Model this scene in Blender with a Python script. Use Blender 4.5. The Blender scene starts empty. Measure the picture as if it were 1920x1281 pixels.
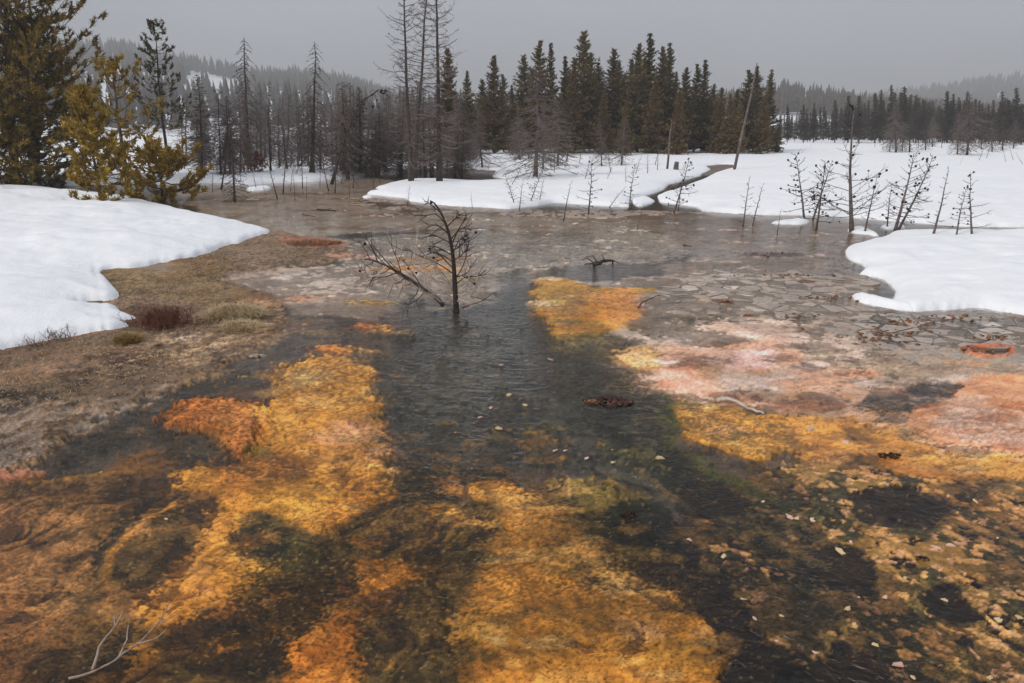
import bpy, math, random
import numpy as np
from mathutils import Vector, Matrix

random.seed(7)
rng = np.random.default_rng(7)
sc = bpy.context.scene
COL = sc.collection

# ------------------------------------------------------------------ camera
CAM_H = 2.5
F = 1280.0                       # focal length in photo pixels (1920 wide)
PITCH = math.atan((640.5 - 238.0) / F)
cam = bpy.data.cameras.new('camera')
cam.sensor_width = 36.0
cam.lens = 36.0 * F / 1920.0
cam.clip_start = 0.05
cam.clip_end = 12000
camo = bpy.data.objects.new('camera', cam)
camo.location = (0, 0, CAM_H)
camo.rotation_euler = (math.pi / 2 - PITCH, 0, 0)
COL.objects.link(camo)
sc.camera = camo

# ------------------------------------------------------------------ world: overcast sky
SUN_EL, SUN_AZ = math.radians(38), math.radians(240)
world = bpy.data.worlds.new('World')
sc.world = world
world.use_nodes = True
wn = world.node_tree.nodes
wl = world.node_tree.links
wn.clear()
wout = wn.new('ShaderNodeOutputWorld')
sky = wn.new('ShaderNodeTexSky')
sky.sky_type = 'NISHITA'
sky.sun_disc = False
sky.sun_elevation = SUN_EL
sky.sun_rotation = SUN_AZ
sky.dust_density = 4.0
hs = wn.new('ShaderNodeHueSaturation')
hs.inputs['Saturation'].default_value = 0.12
wl.new(sky.outputs[0], hs.inputs['Color'])
bg1 = wn.new('ShaderNodeBackground')
bg1.inputs['Strength'].default_value = 0.012
wl.new(hs.outputs[0], bg1.inputs['Color'])
# the cloud layer: overcast luminance rising gently towards the zenith, faint cloud mottling
tc = wn.new('ShaderNodeTexCoord')
sep = wn.new('ShaderNodeSeparateXYZ')
wl.new(tc.outputs['Generated'], sep.inputs[0])
mx = wn.new('ShaderNodeMath'); mx.operation = 'MAXIMUM'; mx.inputs[1].default_value = 0.0
wl.new(sep.outputs['Z'], mx.inputs[0])
ma = wn.new('ShaderNodeMath'); ma.operation = 'MULTIPLY_ADD'
ma.inputs[1].default_value = 0.40; ma.inputs[2].default_value = 0.60
wl.new(mx.outputs[0], ma.inputs[0])
cn = wn.new('ShaderNodeTexNoise'); cn.inputs['Scale'].default_value = 2.2; cn.inputs['Detail'].default_value = 5
mp = wn.new('ShaderNodeMapping'); mp.inputs['Scale'].default_value = (1, 1, 3.0)
wl.new(tc.outputs['Generated'], mp.inputs[0]); wl.new(mp.outputs[0], cn.inputs['Vector'])
mr = wn.new('ShaderNodeMapRange'); mr.inputs[1].default_value = 0.3; mr.inputs[2].default_value = 0.7
mr.inputs[3].default_value = 0.88; mr.inputs[4].default_value = 1.12
wl.new(cn.outputs['Fac'], mr.inputs[0])
mm = wn.new('ShaderNodeMath'); mm.operation = 'MULTIPLY'
wl.new(ma.outputs[0], mm.inputs[0]); wl.new(mr.outputs[0], mm.inputs[1])
bg2 = wn.new('ShaderNodeBackground')
bg2.inputs['Color'].default_value = (0.86, 0.90, 1.0, 1)
ms = wn.new('ShaderNodeMath'); ms.operation = 'MULTIPLY'; ms.inputs[1].default_value = 0.59
wl.new(mm.outputs[0], ms.inputs[0]); wl.new(ms.outputs[0], bg2.inputs['Strength'])
add = wn.new('ShaderNodeAddShader')
wl.new(bg1.outputs[0], add.inputs[0]); wl.new(bg2.outputs[0], add.inputs[1])
wl.new(add.outputs[0], wout.inputs['Surface'])

sun = bpy.data.lights.new('sun', 'SUN')
sun.energy = 1.5
sun.angle = math.radians(12)
sun.color = (1.0, 0.94, 0.86)
suno = bpy.data.objects.new('sun', sun)
suno.rotation_euler = (math.pi / 2 - SUN_EL, 0, math.radians(-58))
COL.objects.link(suno)

sc.view_settings.view_transform = 'Standard'
sc.view_settings.look = 'None'
sc.view_settings.exposure = 0.34
sc.view_settings.gamma = 1.0
sc.view_settings.use_curve_mapping = False
sc.cycles.max_bounces = 6
sc.cycles.transparent_max_bounces = 12
sc.cycles.volume_bounces = 0
sc.cycles.use_denoising = True

# ------------------------------------------------------------------ survey helpers (photo pixel -> place in metres)
SP, CP = math.sin(PITCH), math.cos(PITCH)

def G(px, py, z=0.0):
    """point of the level z seen at a photo pixel"""
    v = -(py - 640.5) / F
    wy, wz = CP + v * SP, -SP + v * CP
    t = (z - CAM_H) / wz
    return np.array([(px - 960) / F * t, wy * t, z])

def PX(px, py, Y):
    """point on the upright plane at depth Y seen at a photo pixel"""
    v = -(py - 640.5) / F
    wy, wz = CP + v * SP, -SP + v * CP
    t = Y / wy
    return np.array([(px - 960) / F * t, Y, CAM_H + wz * t])

def lin(c):
    c = np.asarray(c, float) / 255.0
    return np.where(c <= 0.04045, c / 12.92, ((c + 0.055) / 1.055) ** 2.4)

def rgb(c, k=1.0):
    l = lin(c) * k
    return (float(l[0]), float(l[1]), float(l[2]), 1.0)

# ------------------------------------------------------------------ numpy noise
def _h(xi, yi, s):
    h = (xi.astype(np.int64) * 374761393 + yi.astype(np.int64) * 668265263 + s * 974634777) & 0xffffffff
    h = ((h ^ (h >> 13)) * 1274126177) & 0xffffffff
    h = h ^ (h >> 16)
    return (h & 0xffff) / 65535.0

def vn(x, y, s=0):
    xi, yi = np.floor(x), np.floor(y)
    fx, fy = x - xi, y - yi
    fx = fx * fx * (3 - 2 * fx); fy = fy * fy * (3 - 2 * fy)
    a, b = _h(xi, yi, s), _h(xi + 1, yi, s)
    c, d = _h(xi, yi + 1, s), _h(xi + 1, yi + 1, s)
    return (a + (b - a) * fx) * (1 - fy) + (c + (d - c) * fx) * fy

def fbm(x, y, o=4, s=0):
    t, a, n = 0.0, 1.0, 0.0
    for i in range(o):
        t = t + a * (vn(x * 2 ** i + 17.3 * i, y * 2 ** i - 9.1 * i, s + i) * 2 - 1)
        n += a; a *= 0.52
    return t / n * 1.6

def sdf(poly, x, y):
    """signed distance, positive inside"""
    p = np.asarray(poly, float)
    d = np.full(x.shape, 1e18)
    ins = np.zeros(x.shape, bool)
    n = len(p)
    for i in range(n):
        ax, ay = p[i]; bx, by = p[(i + 1) % n]
        ex, ey = bx - ax, by - ay
        wx, wy = x - ax, y - ay
        t = np.clip((wx * ex + wy * ey) / (ex * ex + ey * ey + 1e-12), 0, 1)
        d = np.minimum(d, (wx - ex * t) ** 2 + (wy - ey * t) ** 2)
        if ay != by:
            c = ((ay > y) != (by > y)) & (x < ex * (y - ay) / ey + ax)
            ins ^= c
    return np.where(ins, 1, -1) * np.sqrt(d)

def sline(pts, x, y):
    p = np.asarray(pts, float)
    d = np.full(x.shape, 1e18)
    for i in range(len(p) - 1):
        ax, ay = p[i]; bx, by = p[i + 1]
        ex, ey = bx - ax, by - ay
        wx, wy = x - ax, y - ay
        t = np.clip((wx * ex + wy * ey) / (ex * ex + ey * ey + 1e-12), 0, 1)
        d = np.minimum(d, (wx - ex * t) ** 2 + (wy - ey * t) ** 2)
    return np.sqrt(d)

def smooth(a, b, x):
    t = np.clip((x - a) / (b - a), 0, 1)
    return t * t * (3 - 2 * t)

def catmull(pts, k=4):
    """closed smooth outline"""
    p = np.asarray(pts, float); n = len(p); out = []
    for i in range(n):
        p0, p1, p2, p3 = p[i - 1], p[i], p[(i + 1) % n], p[(i + 2) % n]
        for j in range(k):
            t = j / k
            out.append(0.5 * ((2 * p1) + (p2 - p0) * t + (2 * p0 - 5 * p1 + 4 * p2 - p3) * t * t + (3 * p1 - p0 - 3 * p2 + p3) * t ** 3))
    return np.array(out)

# ------------------------------------------------------------------ object helpers
def tag(o, label=None, cat=None, group=None, kind=None):
    if label: o['label'] = label
    if cat: o['category'] = cat
    if group: o['group'] = group
    if kind: o['kind'] = kind
    return o

def link(name, data, parent=None):
    o = bpy.data.objects.new(name, data)
    COL.objects.link(o)
    if parent is not None: o.parent = parent
    return o

def np_mesh(name, V, Q, mat, smooth_=True):
    """fast mesh from vertex array and an (n,3) or (n,4) face array"""
    m = bpy.data.meshes.new(name)
    V = np.asarray(V, np.float32); Q = np.asarray(Q, np.int32)
    k = Q.shape[1]
    m.vertices.add(len(V)); m.vertices.foreach_set('co', V.ravel())
    m.loops.add(Q.size); m.loops.foreach_set('vertex_index', Q.ravel())
    m.polygons.add(len(Q))
    m.polygons.foreach_set('loop_start', np.arange(0, Q.size, k, dtype=np.int32))
    if smooth_:
        m.polygons.foreach_set('use_smooth', np.ones(len(Q), bool))
    m.materials.append(mat)
    m.update(calc_edges=True)
    return m

class MB:
    def __init__(s): s.V = []; s.F = []; s.n = 0
    def tube(s, path, rad, k=5, cap=True):
        path = np.asarray(path, float); n = len(path)
        b = s.n
        tan = np.empty_like(path)
        tan[1:-1] = path[2:] - path[:-2]; tan[0] = path[1] - path[0]; tan[-1] = path[-1] - path[-2]
        ref = (0.31, 0.17, 0.93) if abs(tan[0][2]) < 0.9 * math.sqrt(float(tan[0] @ tan[0])) + 1e-12 else (0.95, 0.2, 0.1)
        tx, ty, tz = tan[:, 0], tan[:, 1], tan[:, 2]
        U_ = np.stack([ty * ref[2] - tz * ref[1], tz * ref[0] - tx * ref[2], tx * ref[1] - ty * ref[0]], 1)
        U_ /= np.sqrt((U_ * U_).sum(1))[:, None] + 1e-12
        W_ = np.stack([ty * U_[:, 2] - tz * U_[:, 1], tz * U_[:, 0] - tx * U_[:, 2], tx * U_[:, 1] - ty * U_[:, 0]], 1)
        W_ /= np.sqrt((W_ * W_).sum(1))[:, None] + 1e-12
        an = np.arange(k) * (2 * math.pi / k)
        R_ = np.asarray(rad, float)[:, None, None]
        Vt = path[:, None, :] + R_ * (np.cos(an)[None, :, None] * U_[:, None, :] + np.sin(an)[None, :, None] * W_[:, None, :])
        s.V.extend(Vt.reshape(-1, 3)); s.n += n * k
        for i in range(n - 1):
            for j in range(k):
                j2 = (j + 1) % k
                s.F.append((b + i * k + j, b + i * k + j2, b + (i + 1) * k + j2, b + (i + 1) * k + j))
        if cap:
            s.F.append(tuple(b + (n - 1) * k + j for j in range(k)))
            s.F.append(tuple(b + j for j in reversed(range(k))))
    def blob(s, c, r, k=6, rings=4, jit=0.25, rnd=random, squash=(1, 1, 1)):
        b = len(s.V); s.n = b + (rings - 1) * k + 2
        for i in range(1, rings):
            th = math.pi * i / rings
            for j in range(k):
                a = 2 * math.pi * (j + 0.5 * (i % 2)) / k
                q = r * (1 + jit * (rnd.random() * 2 - 1))
                s.V.append(np.array(c) + q * np.array([math.sin(th) * math.cos(a) * squash[0], math.sin(th) * math.sin(a) * squash[1], math.cos(th) * squash[2]]))
        t = len(s.V); s.V.append(np.array(c) + np.array([0, 0, r * squash[2]]))
        u = len(s.V); s.V.append(np.array(c) - np.array([0, 0, r * squash[2]]))
        for i in range(rings - 2):
            for j in range(k):
                j2 = (j + 1) % k
                s.F.append((b + i * k + j, b + (i + 1) * k + j, b + (i + 1) * k + j2, b + i * k + j2))
        for j in range(k):
            j2 = (j + 1) % k
            s.F.append((t, b + j, b + j2))
            s.F.append((u, b + (rings - 2) * k + j2, b + (rings - 2) * k + j))
    def mesh(s, name, mat, sm=True):
        m = bpy.data.meshes.new(name)
        m.from_pydata([tuple(map(float, v)) for v in s.V], [], s.F)
        if sm: m.polygons.foreach_set('use_smooth', np.ones(len(m.polygons), bool))
        m.materials.append(mat); m.update()
        return m
    def build(s, name, mat, parent=None, sm=True):
        return link(name, s.mesh(name, mat, sm), parent)

# ------------------------------------------------------------------ materials
def new_mat(name):
    m = bpy.data.materials.new(name); m.use_nodes = True
    nt = m.node_tree; b = nt.nodes['Principled BSDF']
    return m, nt, b

def N(nt, kind, **kw):
    n = nt.nodes.new(kind)
    for k, v in kw.items(): setattr(n, k, v)
    return n

def math_n(nt, op, a, b=None, c=None):
    n = nt.nodes.new('ShaderNodeMath'); n.operation = op
    for i, x in enumerate((a, b, c)):
        if x is None: continue
        if isinstance(x, (int, float)): n.inputs[i].default_value = x
        else: nt.links.new(x, n.inputs[i])
    return n.outputs[0]

def noise_n(nt, vec, scale, detail=4, rough=0.55, dist=0.0):
    n = nt.nodes.new('ShaderNodeTexNoise')
    n.inputs['Scale'].default_value = scale; n.inputs['Detail'].default_value = detail
    n.inputs['Roughness'].default_value = rough; n.inputs['Distortion'].default_value = dist
    if vec is not None: nt.links.new(vec, n.inputs['Vector'])
    return n.outputs['Fac']

def ramp_n(nt, fac, stops):
    r = nt.nodes.new('ShaderNodeValToRGB')
    e = r.color_ramp.elements
    while len(e) > 1: e.remove(e[-1])
    e[0].position = stops[0][0]; e[0].color = stops[0][1]
    for p, c in stops[1:]:
        x = e.new(p); x.color = c
    nt.links.new(fac, r.inputs[0])
    return r.outputs[0]

def mix_n(nt, mode, fac, a, b):
    n = nt.nodes.new('ShaderNodeMix'); n.data_type = 'RGBA'; n.blend_type = mode
    for i, x in ((0, fac), (6, a), (7, b)):
        if isinstance(x, (int, float)): n.inputs[i].default_value = x
        elif isinstance(x, tuple): n.inputs[i].default_value = x
        else: nt.links.new(x, n.inputs[i])
    return n.outputs[2]

def map_n(nt, x, a, b, c, d):
    n = nt.nodes.new('ShaderNodeMapRange')
    nt.links.new(x, n.inputs[0])
    for i, v in enumerate((a, b, c, d)): n.inputs[i + 1].default_value = v
    return n.outputs[0]

def bump_n(nt, bsdf, h, strength, dist):
    b = nt.nodes.new('ShaderNodeBump')
    b.inputs['Strength'].default_value = strength; b.inputs['Distance'].default_value = dist
    nt.links.new(h, b.inputs['Height'])
    nt.links.new(b.outputs[0], bsdf.inputs['Normal'])
    return b

def mat_ground():
    m, nt, b = new_mat('microbial_mat_ground')
    geo = N(nt, 'ShaderNodeNewGeometry'); pos = geo.outputs['Position']
    ac = N(nt, 'ShaderNodeAttribute', attribute_name='Col')
    am = N(nt, 'ShaderNodeAttribute', attribute_name='Msk')
    sm = N(nt, 'ShaderNodeSeparateColor'); nt.links.new(am.outputs['Color'], sm.inputs[0])
    pits, rough = sm.outputs[0], sm.outputs[1]
    skin = noise_n(nt, pos, 62.0, 2, 0.6, 0.0)
    fine = noise_n(nt, pos, 130.0, 2, 0.65)
    c = ac.outputs['Color']
    f1 = math_n(nt, 'MULTIPLY', map_n(nt, skin, 0.5, 0.32, 0.0, 0.25), pits)
    c = mix_n(nt, 'MULTIPLY', f1, c, (0.36, 0.31, 0.25, 1))
    f3 = math_n(nt, 'MULTIPLY', map_n(nt, skin, 0.56, 0.74, 0.0, 0.2), pits)
    c = mix_n(nt, 'MIX', f3, c, mix_n(nt, 'MULTIPLY', 1.0, c, (1.5, 1.42, 1.3, 1)))
    c = mix_n(nt, 'MULTIPLY', map_n(nt, fine, 0.45, 0.3, 0.0, 0.35), c, (0.45, 0.4, 0.36, 1))
    nt.links.new(c, b.inputs['Base Color'])
    nt.links.new(rough, b.inputs['Roughness'])
    b.inputs['Specular IOR Level'].default_value = 0.22
    h = math_n(nt, 'MULTIPLY_ADD', skin, math_n(nt, 'MULTIPLY_ADD', pits, 0.9, 0.25), math_n(nt, 'MULTIPLY', fine, 0.3))
    bump_n(nt, b, h, 0.4, 0.008)
    return m

def mat_water():
    m, nt, b = new_mat('clear_runoff_water')
    nt.nodes.remove(b)
    out = nt.nodes['Material Output']
    geo = N(nt, 'ShaderNodeNewGeometry'); pos = geo.outputs['Position']
    off = N(nt, 'ShaderNodeVectorMath', operation='SUBTRACT'); nt.links.new(pos, off.inputs[0]); off.inputs[1].default_value = (0.3, 11.5, 0)
    nw = N(nt, 'ShaderNodeTexNoise'); nw.inputs['Scale'].default_value = 1.2; nt.links.new(pos, nw.inputs['Vector'])
    s = N(nt, 'ShaderNodeSeparateXYZ'); nt.links.new(off.outputs[0], s.inputs[0])
    ang = math_n(nt, 'MULTIPLY_ADD', nw.outputs['Fac'], 0.5, math_n(nt, 'ARCTAN2', s.outputs[0], s.outputs[1]))
    rad = N(nt, 'ShaderNodeVectorMath', operation='LENGTH'); nt.links.new(off.outputs[0], rad.inputs[0])
    cmb = N(nt, 'ShaderNodeCombineXYZ'); nt.links.new(math_n(nt, 'MULTIPLY', ang, 5.0), cmb.inputs[0]); nt.links.new(math_n(nt, 'MULTIPLY', rad.outputs['Value'], 1.9), cmb.inputs[1])
    r0 = noise_n(nt, cmb.outputs[0], 5.0, 3, 0.55, 0.8)
    r1 = math_n(nt, 'MULTIPLY_ADD', r0, 0.6, math_n(nt, 'MULTIPLY', noise_n(nt, pos, 13.0, 3, 0.55, 1.2), 0.5))
    r2 = noise_n(nt, pos, 1.3, 3, 0.5)
    # ripples run in the channel and die out on the still pond behind
    sp = N(nt, 'ShaderNodeSeparateXYZ'); nt.links.new(pos, sp.inputs[0])
    calm = map_n(nt, sp.outputs[1], 9.0, 17.0, 1.0, 0.10)
    h = math_n(nt, 'MULTIPLY', math_n(nt, 'ADD', r1, math_n(nt, 'MULTIPLY', r2, 0.5)), calm)
    bp = N(nt, 'ShaderNodeBump'); bp.inputs['Strength'].default_value = 0.9; bp.inputs['Distance'].default_value = 0.035
    nt.links.new(h, bp.inputs['Height'])
    fr = N(nt, 'ShaderNodeFresnel'); fr.inputs['IOR'].default_value = 1.33; nt.links.new(bp.outputs[0], fr.inputs['Normal'])
    tr = N(nt, 'ShaderNodeBsdfTransparent'); tr.inputs[0].default_value = (0.96, 0.94, 0.90, 1)
    gl = N(nt, 'ShaderNodeBsdfGlossy'); gl.inputs['Roughness'].default_value = 0.045; nt.links.new(bp.outputs[0], gl.inputs['Normal'])
    mix = N(nt, 'ShaderNodeMixShader')
    nt.links.new(math_n(nt, 'MULTIPLY', fr.outputs[0], 0.85), mix.inputs[0]); nt.links.new(tr.outputs[0], mix.inputs[1]); nt.links.new(gl.outputs[0], mix.inputs[2])
    nt.links.new(mix.outputs[0], out.inputs['Surface'])
    return m

def mat_snow():
    m, nt, b = new_mat('old_snow')
    geo = N(nt, 'ShaderNodeNewGeometry'); pos = geo.outputs['Position']
    n1 = noise_n(nt, pos, 3.0, 6, 0.6); n2 = noise_n(nt, pos, 40.0, 4, 0.6)
    c = ramp_n(nt, n1, [(0.3, (0.84, 0.855, 0.88, 1)), (0.7, (0.91, 0.92, 0.93, 1))])
    nt.links.new(c, b.inputs['Base Color'])
    b.inputs['Roughness'].default_value = 0.7
    b.inputs['Specular IOR Level'].default_value = 0.2
    h = math_n(nt, 'ADD', math_n(nt, 'MULTIPLY', n1, 2.0), math_n(nt, 'MULTIPLY', n2, 0.4))
    bump_n(nt, b, h, 0.5, 0.04)
    return m

def mat_var(name, c1, c2, scale=3.0, rough=0.8, c3=None, rnd=0.25, bump=0.0, bdist=0.01, spec=0.3):
    """two or three tone procedural colour with per-object variation"""
    m, nt, b = new_mat(name)
    tc_ = N(nt, 'ShaderNodeTexCoord')
    n = noise_n(nt, tc_.outputs['Object'], scale, 5, 0.6)
    st = [(0.34, c1), (0.66, c2)] if c3 is None else [(0.3, c1), (0.5, c2), (0.7, c3)]
    c = ramp_n(nt, n, st)
    oi = N(nt, 'ShaderNodeObjectInfo')
    hsv = N(nt, 'ShaderNodeHueSaturation'); nt.links.new(c, hsv.inputs['Color'])
    nt.links.new(map_n(nt, oi.outputs['Random'], 0, 1, 1 - rnd, 1 + rnd), hsv.inputs['Value'])
    nt.links.new(hsv.outputs[0], b.inputs['Base Color'])
    b.inputs['Roughness'].default_value = rough
    b.inputs['Specular IOR Level'].default_value = spec
    if bump:
        bump_n(nt, b, noise_n(nt, tc_.outputs['Object'], scale * 9, 4), bump, bdist)
    return m

M = {}
M['ground'] = mat_ground()
M['water'] = mat_water()
M['snow'] = mat_snow()
M['bark_dark'] = mat_var('dark_dead_bark', rgb((52, 45, 42)), rgb((88, 78, 72)), 6, 0.85, bump=0.5, bdist=0.02)
M['bark_grey'] = mat_var('grey_dead_bark', rgb((78, 68, 64)), rgb((122, 110, 104)), 5, 0.85, bump=0.5, bdist=0.02)
M['bark_pale'] = mat_var('bleached_wood', rgb((150, 132, 118)), rgb((196, 182, 168)), 8, 0.8, bump=0.3)
M['bark_drift'] = mat_var('weathered_wood', rgb((104, 84, 68)), rgb((178, 160, 142)), 26, 0.8, c3=rgb((132, 92, 66)), rnd=0.1, bump=0.6)
M['twig_dark'] = mat_var('dark_twigs', rgb((58, 50, 48)), rgb((96, 84, 80)), 2, 0.85)
M['twig_grey'] = mat_var('grey_twigs', rgb((88, 77, 74)), rgb((134, 121, 115)), 2, 0.85)
M['twig_pale'] = mat_var('bleached_twigs', rgb((170, 155, 142)), rgb((212, 200, 190)), 8, 0.8)
M['char'] = mat_var('blackened_bark', rgb((40, 36, 36)), rgb((84, 75, 72)), 14, 0.75, bump=0.6, bdist=0.01)
M['cone'] = mat_var('dark_pine_cone', rgb((26, 22, 22)), rgb((48, 40, 38)), 20, 0.8)
M['pine_near'] = mat_var('olive_pine_needles', rgb((58, 52, 26)), rgb((118, 98, 38)), 4.0, 0.6, c3=rgb((176, 142, 56)), rnd=0.14)
M['pine_young'] = mat_var('golden_pine_needles', rgb((84, 74, 28)), rgb((148, 121, 42)), 5.0, 0.6, c3=rgb((204, 166, 66)), rnd=0.08)
M['pine_mid'] = mat_var('dark_pine_needles', rgb((44, 46, 30)), rgb((76, 70, 40)), 1.2, 0.65, c3=rgb((104, 88, 48)), rnd=0.15)
M['grove'] = mat_var('grove_needles', rgb((54, 53, 34)), rgb((86, 75, 41)), 0.45, 0.7, c3=rgb((130, 102, 52)), rnd=0.22)
M['grove_brown'] = mat_var('browned_needles', rgb((72, 62, 42)), rgb((102, 84, 52)), 0.6, 0.7, c3=rgb((124, 98, 60)), rnd=0.2)
M['far'] = mat_var('far_needles', rgb((38, 40, 38)), rgb((66, 58, 46)), 0.4, 0.8, c3=rgb((92, 74, 54)), rnd=0.25)
M['rust'] = mat_var('rust_red_needles', rgb((110, 62, 40)), rgb((140, 84, 56)), 3, 0.8)
M['grass'] = mat_var('dead_grass_blades', rgb((124, 102, 74)), rgb((190, 164, 126)), 1.5, 0.8, c3=rgb((146, 116, 82)), rnd=0.15)
M['tussock'] = mat_var('pale_tussock_blades', rgb((176, 150, 112)), rgb((214, 192, 152)), 6, 0.8)
M['tuft'] = mat_var('yellow_tuft_blades', rgb((130, 104, 52)), rgb((172, 140, 76)), 6, 0.8)
M['shrub'] = mat_var('reddish_stems', rgb((88, 54, 44)), rgb((128, 84, 68)), 6, 0.8)
M['plate'] = mat_var('grey_crust', rgb((118, 103, 90)), rgb((180, 164, 149)), 5, 0.32, c3=rgb((140, 121, 105)), rnd=0.16, bump=0.6)
M['plate_pale'] = mat_var('pale_crust', rgb((182, 168, 154)), rgb((212, 200, 188)), 6, 0.5, rnd=0.14, bump=0.4)
M['plate_rust'] = mat_var('rust_crust', rgb((104, 74, 54)), rgb((164, 112, 78)), 9, 0.6, rnd=0.25, bump=0.6)
M['flake_pink'] = mat_var('pink_mat_flake', rgb((196, 150, 132)), rgb((228, 196, 178)), 30, 0.5, rnd=0.12)
M['flake_cream'] = mat_var('cream_mat_flake', rgb((190, 160, 112)), rgb((222, 202, 160)), 30, 0.5, rnd=0.12)
M['moss'] = mat_var('dark_moss_clump', rgb((38, 34, 28)), rgb((74, 52, 46)), 16, 0.7, c3=rgb((110, 66, 60)), bump=0.8, bdist=0.02)
M['hill'] = mat_var('snowy_hillside', (0.80, 0.82, 0.85, 1), (0.9, 0.91, 0.93, 1), 0.01, 0.8, rnd=0)

# ------------------------------------------------------------------ ground sheet
def S_of(px, py):
    d = G(px, py)[1]
    return (px, -F * math.log(d))

rows_v = np.concatenate([np.arange(1400, 640, -1.9), np.arange(640, 330, -1.25), np.arange(330, 262, -2.5), np.arange(262, 241, -2.0), [240.2, 239.4]])
cols_u = np.concatenate([np.arange(-1400, -520, 40), np.arange(-520, -60, 7.0), np.arange(-60, 1980, 2.8), np.arange(1980, 2560, 7.0), np.arange(2560, 3321, 40)])
dist = np.array([G(960, v)[1] for v in rows_v])
tt = np.array([np.linalg.norm(G(960, v) - np.array([0, 0, CAM_H])) for v in rows_v])
U, D = np.meshgrid(cols_u, dist)
T = np.repeat(tt[:, None], len(cols_u), 1)
# horizontal scale of a photo column on the ground
hs_ = np.array([(G(961, v)[0]) for v in rows_v])
X = (U - 960) * hs_[:, None]
Y = D
nr, nc = U.shape
u = U.ravel(); w = -F * np.log(D.ravel()); gx = X.ravel(); gy = Y.ravel()
W1 = fbm(u / 70, w / 70, 4, 11); W2 = fbm(u / 70, w / 70, 4, 31)
W5 = fbm(u / 7, w / 7, 3, 151)
GR_ = fbm(u / 5.2, w / 5.2, 2, 161)
def grain_mix(al, idx):
    return 0.35 * al + 0.65 * smooth(-0.2, 0.2, al - 0.5 + 0.42 * GR_[idx])
W3 = fbm(u / 16, w / 16, 3, 51); W4 = fbm(u / 16, w / 16, 3, 71)
B1 = fbm(gx * 9, gy * 9, 4, 3)             # about 10 cm
B2 = fbm(gx * 1.6, gy * 1.6, 4, 5)
n = len(u)
col = np.empty((n, 3)); col[:] = lin((112, 98, 86))
hgt = np.full(n, -0.03); pit = np.full(n, 0.3); rgh = np.full(n, 0.30); flo = np.full(n, 0.25); mic = np.full(n, 0.010)

def _apply(idx, a, c, h, p, r, f, mi):
    if c is not None:
        col[idx] += (lin(c) * (0.80 + 0.62 * min(1.0, max(0.0, (c[0] - 70) / 120.0))) - col[idx]) * a[:, None]
    for arr, val in ((hgt, h), (pit, p), (rgh, r), (flo, f), (mic, mi)):
        if val is not None: arr[idx] += (val - arr[idx]) * a

def DI(soft): return 0.8 if soft < 14 else 0.25

def paint(pts, c, a=1.0, soft=10, warp=16, fine=5, h=None, p=None, r=None, f=None, mi=None, curve=True, cut=None):
    P = np.array([S_of(*q) for q in pts])
    if curve: P = catmull(P, 3)
    m = soft + warp * 1.6 + fine * 1.6 + 4
    lo, hi = P.min(0) - m, P.max(0) + m
    idx = np.nonzero((u > lo[0]) & (u < hi[0]) & (w > lo[1]) & (w < hi[1]))[0]
    if len(idx) == 0: return
    q = sdf(P, u[idx] + warp * W1[idx] + fine * W3[idx], w[idx] + warp * W2[idx] + fine * W4[idx])
    al = smooth(-soft, soft, q + soft * (DI(soft) * W5[idx] + 0.5 * W3[idx]))
    if soft >= 12: al = grain_mix(al, idx)
    al = al * a
    if cut is not None:                      # broken up by noise: (scale in m, threshold, width)
        nz = fbm(gx[idx] / cut[0], gy[idx] / cut[0], 4, int(cut[1] * 1000) + 91)
        al = al * smooth(cut[1] - cut[2], cut[1] + cut[2], nz)
    _apply(idx, al, c, h, p, r, f, mi)

def stroke(pts, width, c, a=1.0, soft=6, warp=8, fine=4, h=None, p=None, r=None, f=None, mi=None):
    P = np.array([S_of(*q) for q in pts])
    m = width + soft + warp * 1.6 + fine * 1.6 + 4
    lo, hi = P.min(0) - m, P.max(0) + m
    idx = np.nonzero((u > lo[0]) & (u < hi[0]) & (w > lo[1]) & (w < hi[1]))[0]
    if len(idx) == 0: return
    q = width - sline(P, u[idx] + warp * W1[idx] + fine * W3[idx], w[idx] + warp * W2[idx] + fine * W4[idx])
    al = smooth(-soft, soft, q + soft * (DI(soft) * W5[idx] + 0.5 * W3[idx]))
    if soft >= 12: al = grain_mix(al, idx)
    _apply(idx, al * a, c, h, p, r, f, mi)

def spot(x, y, rx, c, ry=None, **k):
    ry = ry if ry is not None else rx * 0.4
    paint([(x + rx * math.cos(i * math.pi / 4), y + ry * math.sin(i * math.pi / 4)) for i in range(8)], c, **k)

# --- far dry ground (under the snow) and pond
paint([(-1400, 241), (3300, 241), (3300, 332), (1400, 330), (900, 322), (640, 326), (330, 330), (-1400, 345)], (120, 100, 86), h=0.06, soft=2, warp=4)
paint([(340, 340), (700, 330), (760, 380), (700, 420), (640, 450), (500, 435), (380, 400)], (200, 182, 166), h=-0.014, mi=0.006)
paint([(690, 400), (1000, 395), (1260, 405), (1280, 470), (1000, 500), (620, 470), (600, 430)], (192, 176, 160), h=-0.009)
paint([(700, 372), (950, 392), (1260, 395), (1600, 412), (1600, 424), (1250, 412), (950, 404), (700, 390)], (146, 122, 100), h=0.004, a=0.9, soft=8)
paint([(1180, 405), (1600, 412), (1650, 440), (1600, 480), (1640, 560), (1500, 560), (1240, 520), (1260, 450)], (166, 146, 130), h=-0.008, a=0.9)
paint([(1640, 414), (1920, 424), (2400, 430), (2400, 438), (1920, 433), (1700, 432)], (104, 84, 68), h=-0.01)
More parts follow.
